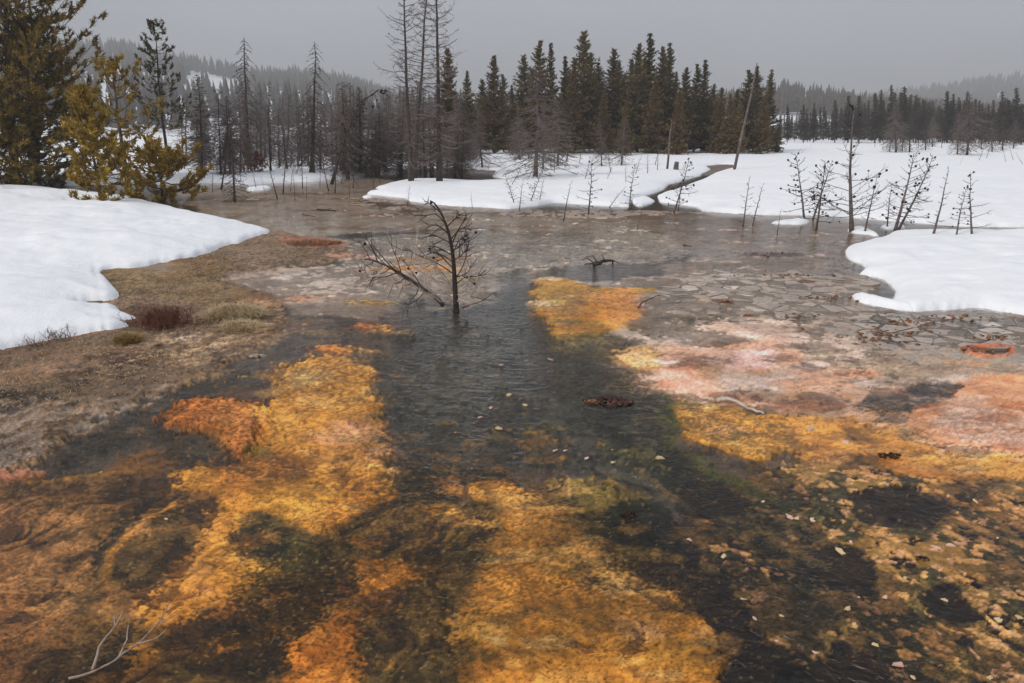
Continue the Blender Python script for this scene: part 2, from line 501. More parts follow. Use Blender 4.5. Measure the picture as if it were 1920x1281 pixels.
# pond bars and silt streaks
for (x, y, rx) in [(450, 375, 60), (560, 362, 70), (660, 372, 50), (620, 395, 60), (720, 402, 60), (760, 430, 80), (650, 425, 60), (860, 412, 60), (700, 445, 60)]:
    spot(x, y, rx, (166, 134, 112), ry=2.2, a=0.75, h=0.002, soft=8, warp=22)
for (x, y, rx) in [(1330, 430, 60), (1420, 455, 70), (1520, 440, 60), (1350, 490, 60), (1480, 500, 70), (1560, 520, 60), (1120, 415, 50), (980, 425, 60)]:
    spot(x, y, rx, (170, 144, 124), ry=3, a=0.7, h=0.0, soft=10, warp=24)
spot(1445, 478, 60, (84, 64, 52), ry=5, h=0.01, warp=14); spot(1460, 518, 90, (88, 68, 58), ry=3, h=0.008, warp=10)
# --- main dark stream
paint([(560, 450), (900, 430), (1250, 455), (1275, 490), (1010, 505), (985, 545), (1035, 625), (1140, 665), (1190, 700), (1240, 750), (1262, 830), (1330, 900), (1400, 950), (1290, 965), (1100, 895), (900, 875), (770, 850), (710, 780), (680, 690), (730, 640), (700, 560), (630, 510)],
      (94, 89, 77), h=-0.020, p=0.5, r=0.4, f=0.8, soft=16, mi=0.012)
paint([(620, 455), (900, 430), (1240, 450), (1270, 485), (1010, 505), (960, 560), (860, 570), (740, 545), (640, 500)], (186, 170, 154), a=0.85, h=-0.006, f=0.5, soft=20)
paint([(420, 520), (600, 500), (760, 520), (740, 580), (640, 600), (540, 575)], (176, 159, 144), h=-0.005, f=0.5)
paint([(960, 500), (1010, 560), (1060, 640), (1160, 700), (1200, 780), (1060, 760), (960, 640), (930, 560)], (70, 70, 54), a=0.8, h=-0.022, f=0.8)
for (x, y, rx) in [(960, 560, 20), (985, 605, 22), (1000, 640, 24), (940, 640, 20), (1020, 720, 30), (930, 690, 26), (870, 640, 26), (1090, 790, 36)]:
    spot(x, y, rx, (62, 64, 48), ry=rx * .35, a=0.75, soft=12, warp=16)
# left side channel
paint([(700, 600), (620, 620), (560, 680), (500, 720), (420, 735), (330, 790), (200, 850), (70, 905), (100, 870), (190, 805), (320, 735), (440, 660), (560, 590)],
      (88, 80, 68), h=-0.02, p=0.4, r=0.4, f=0.8, soft=9)
paint([(420, 640), (520, 600), (640, 600), (600, 650), (520, 690), (430, 690)], (134, 122, 110), h=-0.018, a=0.8, f=0.5)
# --- left bank: brown matted turf
paint([(-1400, 330), (180, 500), (300, 480), (495, 432), (560, 445), (650, 470), (610, 492), (470, 512), (440, 530), (540, 570), (520, 625), (470, 665), (380, 715), (280, 745), (140, 810), (60, 868), (-200, 930), (-1400, 1200)],
      (134, 112, 92), h=0.035, p=0.9, r=0.85, f=0.1, mi=0.012, soft=16, warp=12)
paint([(200, 500), (320, 490), (440, 500), (420, 530), (500, 575), (420, 590), (300, 560), (200, 555)], (140, 116, 84), a=0.8, h=0.05)
paint([(240, 640), (420, 630), (520, 600), (500, 640), (440, 675), (340, 700), (220, 690)], (184, 164, 140), a=0.85, soft=18, cut=(0.16, 0.05, 0.25))
paint([(-300, 770), (150, 760), (330, 720), (290, 760), (140, 820), (40, 870), (-300, 940)], (172, 158, 148), a=0.85, soft=20, cut=(0.09, -0.05, 0.3), h=0.016, mi=0.003)
paint([(-300, 720), (60, 740), (180, 735), (110, 775), (-300, 800)], (74, 60, 54), a=0.85, soft=16, cut=(0.12, -0.1, 0.25))
paint([(120, 690), (260, 650), (330, 660), (230, 720), (130, 740)], (84, 66, 56), a=0.8, soft=16, cut=(0.11, 0.0, 0.25))
paint([(240, 580), (330, 575), (350, 615), (290, 630), (240, 610)], (98, 64, 52), a=0.7, soft=12)
stroke([(-100, 905), (30, 880), (120, 835), (230, 775), (330, 730), (430, 690), (500, 655), (560, 610), (620, 580)], 8, (176, 144, 108), a=0.55, h=0.010, p=0.5, r=0.5, warp=22, fine=9, soft=12)
stroke([(430, 525), (520, 510), (620, 498)], 12, (178, 148, 122), a=0.9, h=0.01, p=0.3)
paint([(530, 445), (640, 452), (620, 470), (540, 462)], (150, 104, 78), a=0.85, h=0.05, p=0.9)
paint([(-200, 900), (40, 885), (60, 905), (0, 930), (-200, 960)], (186, 122, 94), h=0.02)
# --- foreground: damp olive-brown mat everywhere under the brighter growth
paint([(-500, 890), (60, 908), (330, 885), (480, 855), (700, 850), (900, 885), (1100, 905), (1230, 985), (1300, 1080), (1400, 1400), (-600, 1400)], (130, 100, 54), warp=44, h=0.007, p=1, f=0.5, r=0.5, soft=32, mi=0.006)
# --- left foreground brown mats
paint([(-500, 900), (60, 905), (280, 885), (400, 920), (420, 1000), (400, 1080), (310, 1180), (240, 1400), (-600, 1400)], (122, 86, 48), h=0.007, p=0.9, r=0.4, f=0.9, soft=31)
paint([(-200, 960), (120, 965), (190, 1010), (150, 1080), (60, 1110), (-200, 1120)], (160, 116, 72), a=0.85, f=1, soft=44)
paint([(-200, 1130), (100, 1130), (130, 1170), (40, 1200), (-200, 1200)], (168, 122, 72), a=0.8, soft=44)
paint([(190, 1000), (260, 950), (390, 930), (410, 990), (340, 1060), (240, 1110), (195, 1090)], (92, 70, 38), a=0.9, soft=44, h=0.004)
stroke([(192, 1090), (205, 1035), (255, 985), (330, 945), (380, 930)], 10, (164, 116, 54), a=0.95, h=0.012)
stroke([(175, 1080), (182, 1040), (225, 990), (280, 950)], 9, (44, 36, 24), a=0.85)
paint([(80, 1190), (200, 1150), (330, 1150), (300, 1260), (120, 1281), (60, 1250)], (88, 68, 40), a=0.8, soft=44)
stroke([(60, 908), (160, 895), (280, 880)], 8, (158, 114, 44), a=0.9, h=0.01)
paint([(200, 880), (270, 835), (330, 860), (270, 890)], (166, 116, 56), a=0.9)
# --- upper-left orange mats
paint([(530, 690), (620, 668), (690, 682), (690, 740), (735, 830), (722, 905), (690, 965), (600, 1005), (480, 985), (400, 935), (330, 893), (400, 868), (470, 850), (480, 790), (500, 740)],
      (192, 136, 56), h=0.015, p=0.8, r=0.42, f=0.4, soft=27, mi=0.012)
paint([(390, 890), (520, 900), (700, 885), (690, 950), (560, 985), (470, 950)], (206, 150, 60), a=0.75, soft=44)
paint([(310, 785), (350, 758), (440, 752), (495, 768), (490, 825), (445, 870), (410, 830), (330, 802)], (204, 134, 66), h=0.05, p=1, r=0.5, soft=27, warp=8)
paint([(300, 812), (400, 815), (430, 860), (480, 868), (380, 885), (310, 860)], (84, 68, 40), a=0.9, p=0.9, h=0.005, soft=29)
paint([(400, 870), (500, 855), (590, 875), (540, 915), (440, 915)], (118, 82, 42), a=0.85, soft=36, p=0.9)
paint([(430, 985), (500, 960), (560, 1000), (640, 1030), (600, 1090), (500, 1060), (430, 1020)], (78, 68, 40), a=0.95, soft=31, h=0.004)
paint([(400, 735), (470, 720), (510, 738), (470, 760), (420, 752)], (110, 78, 54), a=0.9)
paint([(580, 822), (660, 788), (730, 810), (745, 848), (690, 866), (620, 848)], (206, 154, 116), a=0.9, soft=31, p=1)
paint([(540, 702), (600, 692), (620, 712), (560, 722)], (226, 186, 116), a=0.9, soft=27)
for q in [(660, 690, 36), (600, 760, 44), (560, 790, 36), (680, 745, 30), (640, 860, 60)]:
    spot(q[0], q[1], q[2], (212, 164, 92), ry=q[2] * .35, a=0.7, soft=36)
spot(480, 850, 30, (150, 136, 66), ry=8, a=.7)
# --- small mats along the left of the stream
for (x, y, rx, ry, c) in [(700, 566, 34, 4, (196, 152, 62)), (700, 610, 34, 6, (190, 120, 52)), (632, 655, 38, 8, (190, 122, 46)), (735, 632, 44, 7, (72, 68, 42)),
                          (780, 505, 90, 6, (186, 132, 72)), (820, 485, 60, 4, (176, 126, 72)), (570, 560, 44, 7, (184, 136, 106)), (480, 575, 44, 7, (180, 140, 108)), (660, 480, 50, 4, (186, 140, 112)),
                          (610, 625, 40, 6, (130, 110, 84)), (690, 660, 24, 5, (196, 160, 96)), (740, 620, 34, 4, (196, 152, 90)), (880, 520, 40, 4, (150, 124, 60)), (560, 610, 30, 5, (150, 124, 96))]:
    spot(x, y, rx, c, ry=ry, h=0.008, soft=27, warp=14, p=0.8)
# --- centre dark foreground
paint([(740, 850), (880, 890), (935, 960), (910, 1060), (870, 1120), (890, 1400), (640, 1400), (640, 1200), (590, 1090), (650, 1010), (720, 930)], (100, 78, 42), h=0.004, p=0.9, f=0.9, soft=36, mi=0.012)
paint([(700, 1060), (770, 1060), (760, 1120), (690, 1170), (610, 1180), (620, 1120)], (150, 104, 44), a=0.85, soft=44)
paint([(770, 850), (880, 880), (930, 940), (860, 960), (780, 930), (730, 890)], (72, 58, 38), a=0.8, soft=40, p=1)
paint([(800, 1000), (900, 960), (930, 990), (880, 1060), (800, 1080)], (92, 68, 34), a=0.7, soft=44)
paint([(480, 1080), (600, 1100), (640, 1180), (560, 1250), (420, 1281), (330, 1230), (380, 1150)], (82, 60, 30), a=0.9, soft=44, p=1, h=0.004)
paint([(300, 1100), (385, 1042), (480, 1060), (460, 1110), (380, 1142), (310, 1172), (265, 1150)], (200, 140, 60), h=0.01, p=0.9, soft=31)
spot(365, 1110, 30, (210, 150, 120), ry=10, a=.7, soft=31)
paint([(545, 1400), (553, 1225), (590, 1182), (650, 1166), (672, 1200), (655, 1400)], (192, 128, 56), h=0.015, p=1, soft=27)
stroke([(560, 1190), (640, 1130), (700, 1060), (760, 1000)], 10, (54, 46, 34), a=0.7, warp=12, h=0.004)
# --- centre orange tongue
paint([(880, 905), (965, 905), (1045, 960), (1092, 1020), (1102, 1060), (1070, 1095), (1160, 1105), (1275, 1110), (1335, 1170), (1365, 1230), (1350, 1400), (900, 1400), (885, 1150), (905, 1080), (935, 1000), (895, 940)],
      (190, 130, 54), h=0.014, p=0.9, f=0.4, soft=27, mi=0.012)
for (x, y, rx, ry, c) in [(955, 935, 60, 22, (224, 172, 94)), (1050, 1045, 46, 32, (216, 164, 78)), (1190, 1180, 50, 20, (226, 172, 116)), (1000, 1215, 70, 22, (150, 118, 58)), (950, 1150, 70, 26, (120, 84, 40)),
                          (1020, 985, 50, 14, (206, 150, 76)), (1260, 1240, 70, 30, (200, 144, 62)), (1250, 1140, 60, 18, (214, 160, 76)), (1100, 1140, 50, 16, (130, 86, 36)), (920, 1230, 30, 30, (96, 66, 32)), (1060, 930, 40, 10, (204, 160, 100))]:
    spot(x, y, rx, c, ry=ry, a=0.8, soft=40, warp=22)
# --- green-black tongue and olive mats to its right
paint([(1060, 905), (1130, 900), (1210, 930), (1180, 960), (1090, 950)], (156, 130, 70), a=0.9, p=0.9)
paint([(1120, 960), (1230, 940), (1290, 1010), (1300, 1050), (1230, 1060), (1140, 1010)], (50, 50, 32), a=0.95, h=0.004, p=1)
paint([(1290, 930), (1420, 950), (1600, 1060), (1640, 1110), (1500, 1120), (1380, 1030)], (86, 70, 44), a=0.9, f=1, p=0.8)
paint([(1130, 1050), (1280, 1040), (1290, 1090), (1200, 1110), (1110, 1090)], (110, 82, 40), a=0.7, p=1)
# --- curving bands and channels between the foreground mats
stroke([(445, 900), (425, 985), (405, 1045), (355, 1110), (300, 1172), (250, 1230)], 26, (202, 142, 62), a=0.9, soft=32, warp=14, h=0.012, p=.9)
stroke([(500, 1066), (440, 1050)], 20, (224, 166, 82), a=0.8, soft=24)
stroke([(770, 1070), (700, 1100), (640, 1150), (600, 1200)], 22, (186, 130, 58), a=0.85, soft=29, h=0.01, p=.9)
stroke([(720, 850), (760, 900), (700, 960), (650, 1010), (590, 1090), (520, 1150), (420, 1210), (330, 1281)], 16, (58, 50, 31), a=0.7, soft=29, warp=14, p=1)
stroke([(880, 885), (935, 960), (905, 1060), (860, 1130), (880, 1281)], 18, (58, 49, 30), a=0.65, soft=32, warp=16, p=1)
stroke([(1040, 935), (1110, 1000), (1180, 1040), (1280, 1050)], 15, (50, 48, 30), a=0.8, soft=24, warp=14, p=1)
stroke([(200, 925), (290, 935), (240, 980), (190, 1030), (180, 1090), (150, 1150)], 11, (64, 52, 32), a=0.75, soft=18)
stroke([(600, 880), (680, 880), (730, 900), (700, 930)], 12, (226, 172, 82), a=0.7, soft=21)
stroke([(560, 850), (640, 850), (720, 880)], 9, (232, 186, 110), a=0.7, soft=16)
# --- right bottom broken mats over brown pools
paint([(1310, 940), (1480, 880), (1650, 860), (2500, 870), (2700, 1400), (1400, 1400), (1360, 1230), (1280, 1060)], (42, 27, 18), h=-0.010, p=0.2, r=0.35, f=0.4, soft=14)
RB = [(1310, 940), (1480, 870), (1650, 850), (2500, 860), (2700, 1400), (1500, 1400), (1440, 1200), (1330, 1050)]
paint(RB, (156, 122, 68), h=0.003, p=0.9, soft=16, cut=(0.34, -0.42, 0.14), mi=0.003)
paint(RB, (128, 104, 54), h=0.003, p=1.0, soft=16, cut=(0.15, 0.10, 0.10), mi=0.003)
paint(RB, (42, 28, 19), h=-0.008, p=0.2, soft=16, cut=(0.11, 0.46, 0.08), mi=0.004)
paint(RB, (74, 66, 38), h=0.004, p=1, soft=16, cut=(0.24, 0.34, 0.12), mi=0.003)
paint(RB, (192, 148, 92), h=0.005, p=0.7, soft=16, cut=(0.075, 0.40, 0.10), mi=0.003)
paint(RB, (206, 158, 122), h=0.005, p=0.6, a=0.8, soft=16, cut=(0.055, 0.62, 0.10), mi=0.006)
paint([(1380, 1080), (1560, 1110), (1700, 1200), (1720, 1400), (1520, 1400), (1460, 1250)], (110, 84, 42), h=0.006, a=0.8, p=1, f=0.7, soft=20, cut=(0.25, -0.2, 0.3))
for pts in ([(1275, 1050), (1340, 1060), (1400, 1130), (1440, 1190), (1510, 1270), (1510, 1400), (1420, 1400), (1350, 1180)],
            [(1480, 1040), (1560, 1015), (1630, 1050), (1640, 1100), (1560, 1110), (1480, 1080)],
            [(1725, 1110), (1790, 1100), (1850, 1150), (1790, 1175), (1730, 1150)],
            [(1590, 930), (1700, 915), (1790, 945), (1760, 985), (1650, 995)],
            [(1310, 950), (1370, 960), (1460, 1010), (1430, 1020), (1340, 985)],
            [(1500, 1250), (1640, 1220), (1660, 1300), (1520, 1320)]):
    paint(pts, (40, 26, 17), a=0.97, h=-0.010, p=0.1, f=0.4, soft=6, warp=16, fine=10)
stroke([(1150, 800), (1230, 880), (1320, 955), (1420, 1010), (1500, 1075), (1520, 1160), (1490, 1260), (1520, 1400)], 30, (60, 54, 36), a=0.8, soft=26, warp=22, fine=8, h=-0.010, p=.7, f=1, mi=0.006)
stroke([(1180, 880), (1260, 930), (1400, 985), (1560, 1060)], 8, (150, 124, 78), a=0.6, soft=12, warp=16, p=1, h=0.003)
stroke([(1210, 860), (1330, 930), (1420, 965), (1540, 985)], 7, (134, 120, 62), a=0.6, soft=10, warp=14, p=1, h=0.003)
# --- right yellow band
paint([(1250, 745), (1330, 750), (1400, 772), (1480, 782), (1525, 820), (1480, 852), (1420, 862), (1330, 832), (1272, 800)], (202, 148, 66), h=0.02, p=0.9, soft=9)
paint([(1480, 780), (1580, 770), (1700, 800), (1800, 840), (1980, 865), (2200, 900), (1750, 895), (1600, 865), (1480, 850)], (190, 138, 66), h=0.01, p=0.9, soft=18)
paint([(1450, 800), (1600, 800), (1640, 850), (1560, 880), (1460, 850)], (84, 68, 42), a=0.75, h=0.003, p=1, soft=14, cut=(0.4, 0.0, 0.3))
paint([(1500, 870), (1700, 880), (1920, 900), (2100, 930), (1750, 930), (1560, 920)], (78, 64, 40), a=0.7, h=0.003, p=1, cut=(0.3, 0.05, 0.3))
spot(1740, 880, 60, (186, 134, 70), ry=14, a=.8, p=.9); spot(1610, 870, 40, (176, 132, 74), ry=8, a=.7); spot(1310, 765, 34, (220, 180, 130), ry=6, a=.8)
paint([(1245, 760), (1275, 840), (1345, 895), (1425, 945), (1310, 960), (1240, 860)], (42, 43, 28), a=0.95, h=-0.01, p=1, f=.6)
stroke([(1238, 745), (1258, 830), (1340, 885), (1430, 925), (1500, 950)], 13, (96, 98, 40), a=0.75, warp=12, p=1)
stroke([(1430, 960), (1500, 945), (1570, 980)], 8, (40, 40, 24), a=0.9)
# --- cracked grey sinter flat on the right
paint([(1180, 520), (1500, 520), (1640, 560), (1920, 590), (2400, 600), (2400, 720), (1900, 700), (1560, 700), (1500, 620), (1300, 600), (1180, 640), (1100, 660), (1060, 640)], (164, 146, 130), h=-0.004, p=0.35, r=0.45, soft=14, mi=0.012)
paint([(1600, 575), (1720, 590), (1920, 595), (2400, 610), (2400, 660), (1800, 650), (1650, 640)], (92, 79, 69), a=0.85, h=0.002)
paint([(1180, 700), (1400, 690), (1600, 680), (2300, 690), (2300, 760), (1700, 780), (1480, 780), (1260, 750)], (178, 146, 120), h=0.004, p=0.5, soft=18)
paint([(1160, 650), (1320, 605), (1540, 608), (1650, 690), (1560, 722), (1400, 737), (1240, 735)], (214, 190, 174), a=0.6, soft=34, warp=24, h=0.006, p=0.4)
paint([(1460, 695), (1700, 690), (1920, 692), (2300, 690), (2300, 880), (1780, 842), (1600, 780)], (202, 164, 142), a=0.6, soft=34, warp=24, h=0.006, p=0.4)
paint([(1560, 690), (1700, 670), (1900, 680), (2200, 690), (2100, 710), (1780, 712), (1600, 730)], (166, 146, 126), a=.8, h=0.004, soft=16)
for (x, y, rx, ry, c) in [(1330, 560, 90, 8, (158, 140, 124)), (1450, 590, 90, 8, (152, 132, 112)), (1280, 530, 60, 6, (172, 154, 140)), (1400, 540, 60, 5, (150, 134, 120)), (1300, 595, 60, 7, (140, 122, 92)), (1560, 660, 50, 7, (190, 170, 146)),
                          (1520, 665, 30, 5, (206, 186, 160)), (1600, 700, 60, 7, (206, 176, 152)), (1740, 660, 50, 6, (170, 150, 128)), (1200, 610, 40, 5, (120, 108, 70))]:
    spot(x, y, rx, c, ry=ry, a=0.75, soft=12, warp=20)
# --- centre-right golden mat
paint([(1000, 520), (1070, 524), (1130, 541), (1235, 538), (1195, 560), (1195, 600), (1135, 622), (1062, 637), (1022, 605), (1003, 560)], (180, 130, 46), h=0.02, p=0.8, soft=10, warp=16)
paint([(1110, 552), (1200, 545), (1200, 600), (1150, 615), (1130, 590)], (206, 136, 76), a=0.65, soft=14)
for (x, y, rx, ry, c) in [(1040, 568, 22, 4, (212, 176, 84)), (1080, 545, 44, 6, (176, 124, 34)), (1060, 605, 30, 5, (132, 118, 44)), (1090, 628, 40, 5, (206, 150, 56)), (1020, 525, 30, 4, (214, 180, 136)), (1130, 530, 40, 5, (206, 186, 168)), (1012, 572, 16, 6, (216, 184, 144)), (1080, 592, 36, 4, (170, 112, 36)), (1110, 575, 30, 3, (204, 140, 44))]:
    spot(x, y, rx, c, ry=ry, a=0.85, soft=7, warp=9)
paint([(1040, 635), (1130, 622), (1180, 640), (1200, 660), (1120, 672), (1060, 660)], (132, 112, 62), a=0.85, soft=10, p=.9)
spot(1185, 670, 40, (196, 160, 104), ry=10, a=.85)
# --- pink and white sinter
paint([(1310, 612), (1400, 604), (1490, 606), (1530, 632), (1470, 645), (1380, 632)], (222, 194, 176), a=0.9, h=0.016, p=0.5, r=.6, soft=12)
paint([(1160, 655), (1250, 648), (1310, 655), (1420, 640), (1505, 655), (1490, 688), (1410, 700), (1340, 700), (1355, 728), (1285, 737), (1238, 722), (1200, 692)], (214, 168, 142), a=0.92, h=0.02, p=0.5, r=.6, soft=11)
paint([(1240, 668), (1290, 676), (1335, 722), (1275, 737), (1235, 715)], (222, 172, 156), a=0.8, soft=10)
paint([(1380, 660), (1460, 665), (1450, 690), (1360, 695)], (226, 186, 180), a=0.8, soft=12)
paint([(1158, 656), (1235, 652), (1250, 690), (1200, 695)], (204, 166, 108), a=0.85, soft=10, p=.9)
paint([(1290, 690), (1360, 690), (1350, 712), (1310, 712)], (176, 142, 110), a=0.8, soft=10)
paint([(1400, 700), (1560, 690), (1650, 700), (1600, 730), (1470, 735)], (214, 158, 126), a=0.7, soft=14, p=.6, cut=(0.5, -0.1, 0.3))
paint([(1350, 735), (1480, 740), (1600, 765), (1480, 780), (1370, 765)], (170, 106, 66), a=0.7, soft=14, p=.9, cut=(0.3, -0.05, 0.3))
paint([(1690, 795), (1780, 722), (1920, 703), (2300, 700), (2300, 880), (1920, 862), (1850, 842), (1780, 832)], (206, 150, 114), h=0.012, p=0.5, r=.55, soft=12)
paint([(1745, 795), (1830, 762), (1930, 778), (1990, 800), (1905, 832), (1800, 826)], (226, 190, 170), a=0.9, soft=14, p=.6, h=.03)
paint([(1600, 745), (1690, 735), (1745, 713), (1795, 723), (1785, 750), (1705, 772), (1640, 772)], (72, 66, 60), a=0.92, h=-0.012, f=.9, soft=12)
paint([(1795, 655), (1840, 645), (1895, 652), (1895, 668), (1840, 672)], (204, 126, 92), h=0.03, p=.7, soft=5, warp=5)
paint([(1832, 653), (1888, 655), (1880, 668), (1845, 666)], (36, 26, 24), h=-0.06, soft=4, warp=4)
spot(1660, 775, 30, (190, 130, 60), ry=6, a=.8, p=1)

_sr = random.Random(404)
def scatter(poly, n_, cols, rx, asp=(0.10, 0.22), a=0.6, soft=9, warp=16, **k):
    """many small irregular growth patches inside a traced area"""
    xs = [q[0] for q in poly]; ys = [q[1] for q in poly]
    PP = np.array(poly, float); m = 0; tries = 0
    while m < n_ and tries < n_ * 20:
        tries += 1
        x, y = _sr.uniform(min(xs), max(xs)), _sr.uniform(min(ys), max(ys))
        if sdf(PP, np.array([x]), np.array([y]))[0] < 0: continue
        r_ = _sr.uniform(*rx) * (0.6 + 0.4 * (y - 400) / 800)
        spot(x, y, r_, _sr.choice(cols), ry=r_ * _sr.uniform(*asp), a=a * _sr.uniform(.6, 1.2), soft=soft, warp=warp, **k); m += 1
scatter([(1180, 520), (1600, 520), (1650, 560), (1920, 600), (1960, 700), (1560, 700), (1480, 620), (1180, 630)], 46, [(178, 158, 140), (150, 130, 114), (96, 82, 72), (190, 172, 156), (84, 72, 64), (164, 140, 112)], (18, 60), (.06, .13))
scatter([(1170, 640), (1520, 640), (1900, 690), (1900, 740), (1600, 780), (1300, 760), (1200, 700)], 60, [(226, 200, 184), (214, 160, 130), (140, 102, 74), (112, 88, 68), (200, 150, 108), (184, 122, 78), (120, 100, 84), (232, 212, 200)], (16, 56), (.08, .18), p=.6)
scatter([(1700, 790), (1780, 725), (1930, 705), (1930, 860), (1800, 830)], 16, [(224, 170, 136), (204, 126, 84), (230, 200, 184), (190, 118, 76)], (30, 80), (.10, .2))
scatter([(1000, 522), (1210, 540), (1190, 610), (1070, 632), (1010, 590)], 20, [(176, 122, 34), (214, 170, 80), (206, 124, 54), (150, 112, 38), (224, 184, 140), (132, 104, 40)], (14, 44), (.06, .12), a=.7, soft=6)
scatter([(1260, 750), (1480, 775), (1900, 850), (1900, 890), (1560, 880), (1330, 840)], 46, [(224, 176, 96), (132, 94, 44), (70, 58, 36), (204, 142, 62), (98, 90, 44), (220, 178, 128)], (16, 56), (.12, .26), p=1)
scatter([(500, 690), (690, 680), (735, 840), (700, 960), (480, 980), (400, 930), (480, 850)], 40, [(222, 166, 80), (168, 116, 48), (208, 144, 56), (226, 186, 116), (130, 96, 46), (196, 148, 74)], (18, 60), (.2, .4), a=.55, soft=16, p=.9)
scatter([(890, 905), (1050, 960), (1110, 1060), (1280, 1110), (1360, 1230), (1340, 1290), (900, 1290), (900, 1080)], 44, [(226, 172, 90), (232, 188, 118), (150, 102, 44), (206, 142, 58), (168, 118, 52), (134, 104, 50)], (20, 70), (.22, .45), a=.6, soft=16, p=.9)
scatter([(0, 920), (390, 920), (400, 1080), (300, 1281), (0, 1281)], 34, [(160, 116, 70), (92, 66, 38), (176, 130, 78), (130, 92, 46), (70, 54, 34)], (20, 70), (.2, .4), a=.5, soft=18)
scatter([(420, 1000), (920, 880), (900, 1281), (320, 1281)], 50, [(136, 98, 44), (170, 120, 54), (52, 44, 28), (90, 80, 44), (190, 136, 62), (60, 52, 34)], (12, 46), (.2, .45), a=.55, soft=14, p=1)
scatter([(1060, 905), (1300, 960), (1640, 1110), (1500, 1120), (1290, 1090), (1110, 1090)], 34, [(150, 122, 66), (176, 138, 76), (48, 46, 30), (96, 88, 48), (200, 156, 92), (60, 46, 32)], (12, 44), (.16, .34), a=.65, soft=9, p=1)
scatter([(700, 560), (980, 540), (1200, 720), (1240, 860), (900, 870), (720, 760)], 44, [(150, 136, 112), (70, 70, 54), (176, 154, 116), (60, 60, 48), (128, 120, 104), (134, 116, 74)], (8, 34), (.10, .22), a=.6, soft=7)
scatter([(720, 790), (1180, 800), (1250, 880), (900, 905), (740, 870)], 30, [(130, 104, 58), (96, 84, 50), (160, 126, 70), (176, 146, 96), (70, 62, 40)], (14, 52), (.14, .3), a=.85, soft=12, h=0.004, p=1)
scatter([(1080, 780), (1250, 800), (1320, 900), (1180, 890)], 12, [(60, 66, 40), (84, 92, 46), (50, 52, 34)], (14, 44), (.2, .4), a=.7, soft=12, p=1)
scatter([(655, 675), (740, 690), (790, 850), (750, 940), (690, 930), (705, 800)], 30, [(84, 76, 60), (110, 90, 56), (206, 164, 110), (66, 60, 46), (190, 142, 70)], (10, 34), (.14, .34), a=.8, soft=9, warp=18, p=1)
scatter([(960, 895), (1080, 950), (1130, 1050), (1100, 1100), (1050, 1000)], 20, [(84, 66, 38), (70, 60, 38), (214, 164, 92), (150, 110, 54)], (12, 40), (.2, .4), a=.75, soft=10, p=1)
scatter([(860, 900), (930, 950), (950, 1050), (900, 1150), (900, 1281), (860, 1281), (870, 1050)], 20, [(90, 68, 38), (70, 56, 34), (200, 148, 72), (140, 100, 48)], (14, 44), (.2, .4), a=.7, soft=12, p=1)
scatter([(1280, 1090), (1380, 1180), (1400, 1281), (1330, 1281), (1290, 1170)], 14, [(60, 44, 30), (150, 112, 60), (86, 66, 40), (196, 148, 84)], (12, 40), (.2, .4), a=.75, soft=10, p=1)
scatter([(1250, 745), (1300, 740), (1480, 850), (1420, 880), (1270, 830)], 20, [(92, 84, 44), (70, 64, 38), (210, 160, 84), (150, 112, 54)], (10, 36), (.14, .3), a=.75, soft=9, p=1)
stroke([(1212, 745), (1238, 835), (1305, 905), (1405, 960), (1510, 1010)], 18, (44, 46, 30), a=0.85, soft=22, warp=16, fine=8, p=.9, f=.8)
stroke([(1236, 738), (1264, 830), (1338, 882), (1432, 926), (1530, 975)], 11, (98, 104, 42), a=0.8, soft=16, warp=14, fine=8, p=1)
scatter([(1180, 640), (1540, 620), (1700, 700), (1560, 740), (1300, 740)], 24, [(118, 100, 86), (104, 84, 70), (232, 214, 204), (236, 206, 196), (140, 116, 96)], (12, 44), (.06, .14), a=.7, soft=7, p=.5)
scatter([(430, 640), (640, 590), (640, 660), (500, 720), (300, 790), (130, 870), (200, 810)], 22, [(60, 54, 44), (130, 114, 96), (150, 124, 92), (76, 66, 52)], (8, 34), (.10, .2), a=.6, soft=7)
scatter([(380, 350), (700, 345), (1250, 400), (1600, 420), (1600, 500), (1250, 510), (700, 500), (560, 440)], 70, [(196, 172, 152), (140, 125, 112), (184, 156, 132), (122, 110, 99), (176, 154, 138)], (20, 80), (.015, .035), a=.5, soft=14, warp=24)
# general unevenness of tone and relief: transverse leathery wrinkles, streaks along the runoff, mottling
r0_ = np.hypot(gx - 0.3, gy - 10.5); a0_ = np.arctan2(gx - 0.3, 10.5 - gy) + 0.045 * B2
fx_, fy_ = a0_ * 5.5, r0_ + 0.15 * B2
near = np.clip(9.0 / np.maximum(gy, 1), 0.35, 1)
T1 = fbm(fx_ / 0.045, fy_ / 0.26, 3, 201)
T2 = 0.8 * fbm(gx / 0.024, gy / 0.020, 3, 211) + 0.45 * fbm(fx_ / 0.09, fy_ / 0.045, 3, 216)
T3 = fbm(gx / 0.13 + 0.4 * B1, gy / 0.13, 4, 221)
T4 = fbm(gx / 0.45, gy / 0.45, 4, 231)
T5 = fbm(gx / 0.95 + 3, gy / 0.95, 4, 241)
T6 = fbm(gx / 0.028, gy / 0.028, 2, 251)
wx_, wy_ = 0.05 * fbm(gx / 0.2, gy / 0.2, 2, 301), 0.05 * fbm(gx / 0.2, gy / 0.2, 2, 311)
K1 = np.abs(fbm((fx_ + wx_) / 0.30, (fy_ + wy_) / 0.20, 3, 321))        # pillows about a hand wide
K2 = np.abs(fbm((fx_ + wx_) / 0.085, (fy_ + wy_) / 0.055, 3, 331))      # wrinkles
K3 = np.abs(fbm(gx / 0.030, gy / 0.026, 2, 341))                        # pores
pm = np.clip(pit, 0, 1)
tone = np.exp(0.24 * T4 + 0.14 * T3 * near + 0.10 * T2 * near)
tone *= 1 - 0.30 * pm * smooth(0.16, 0.0, K1)
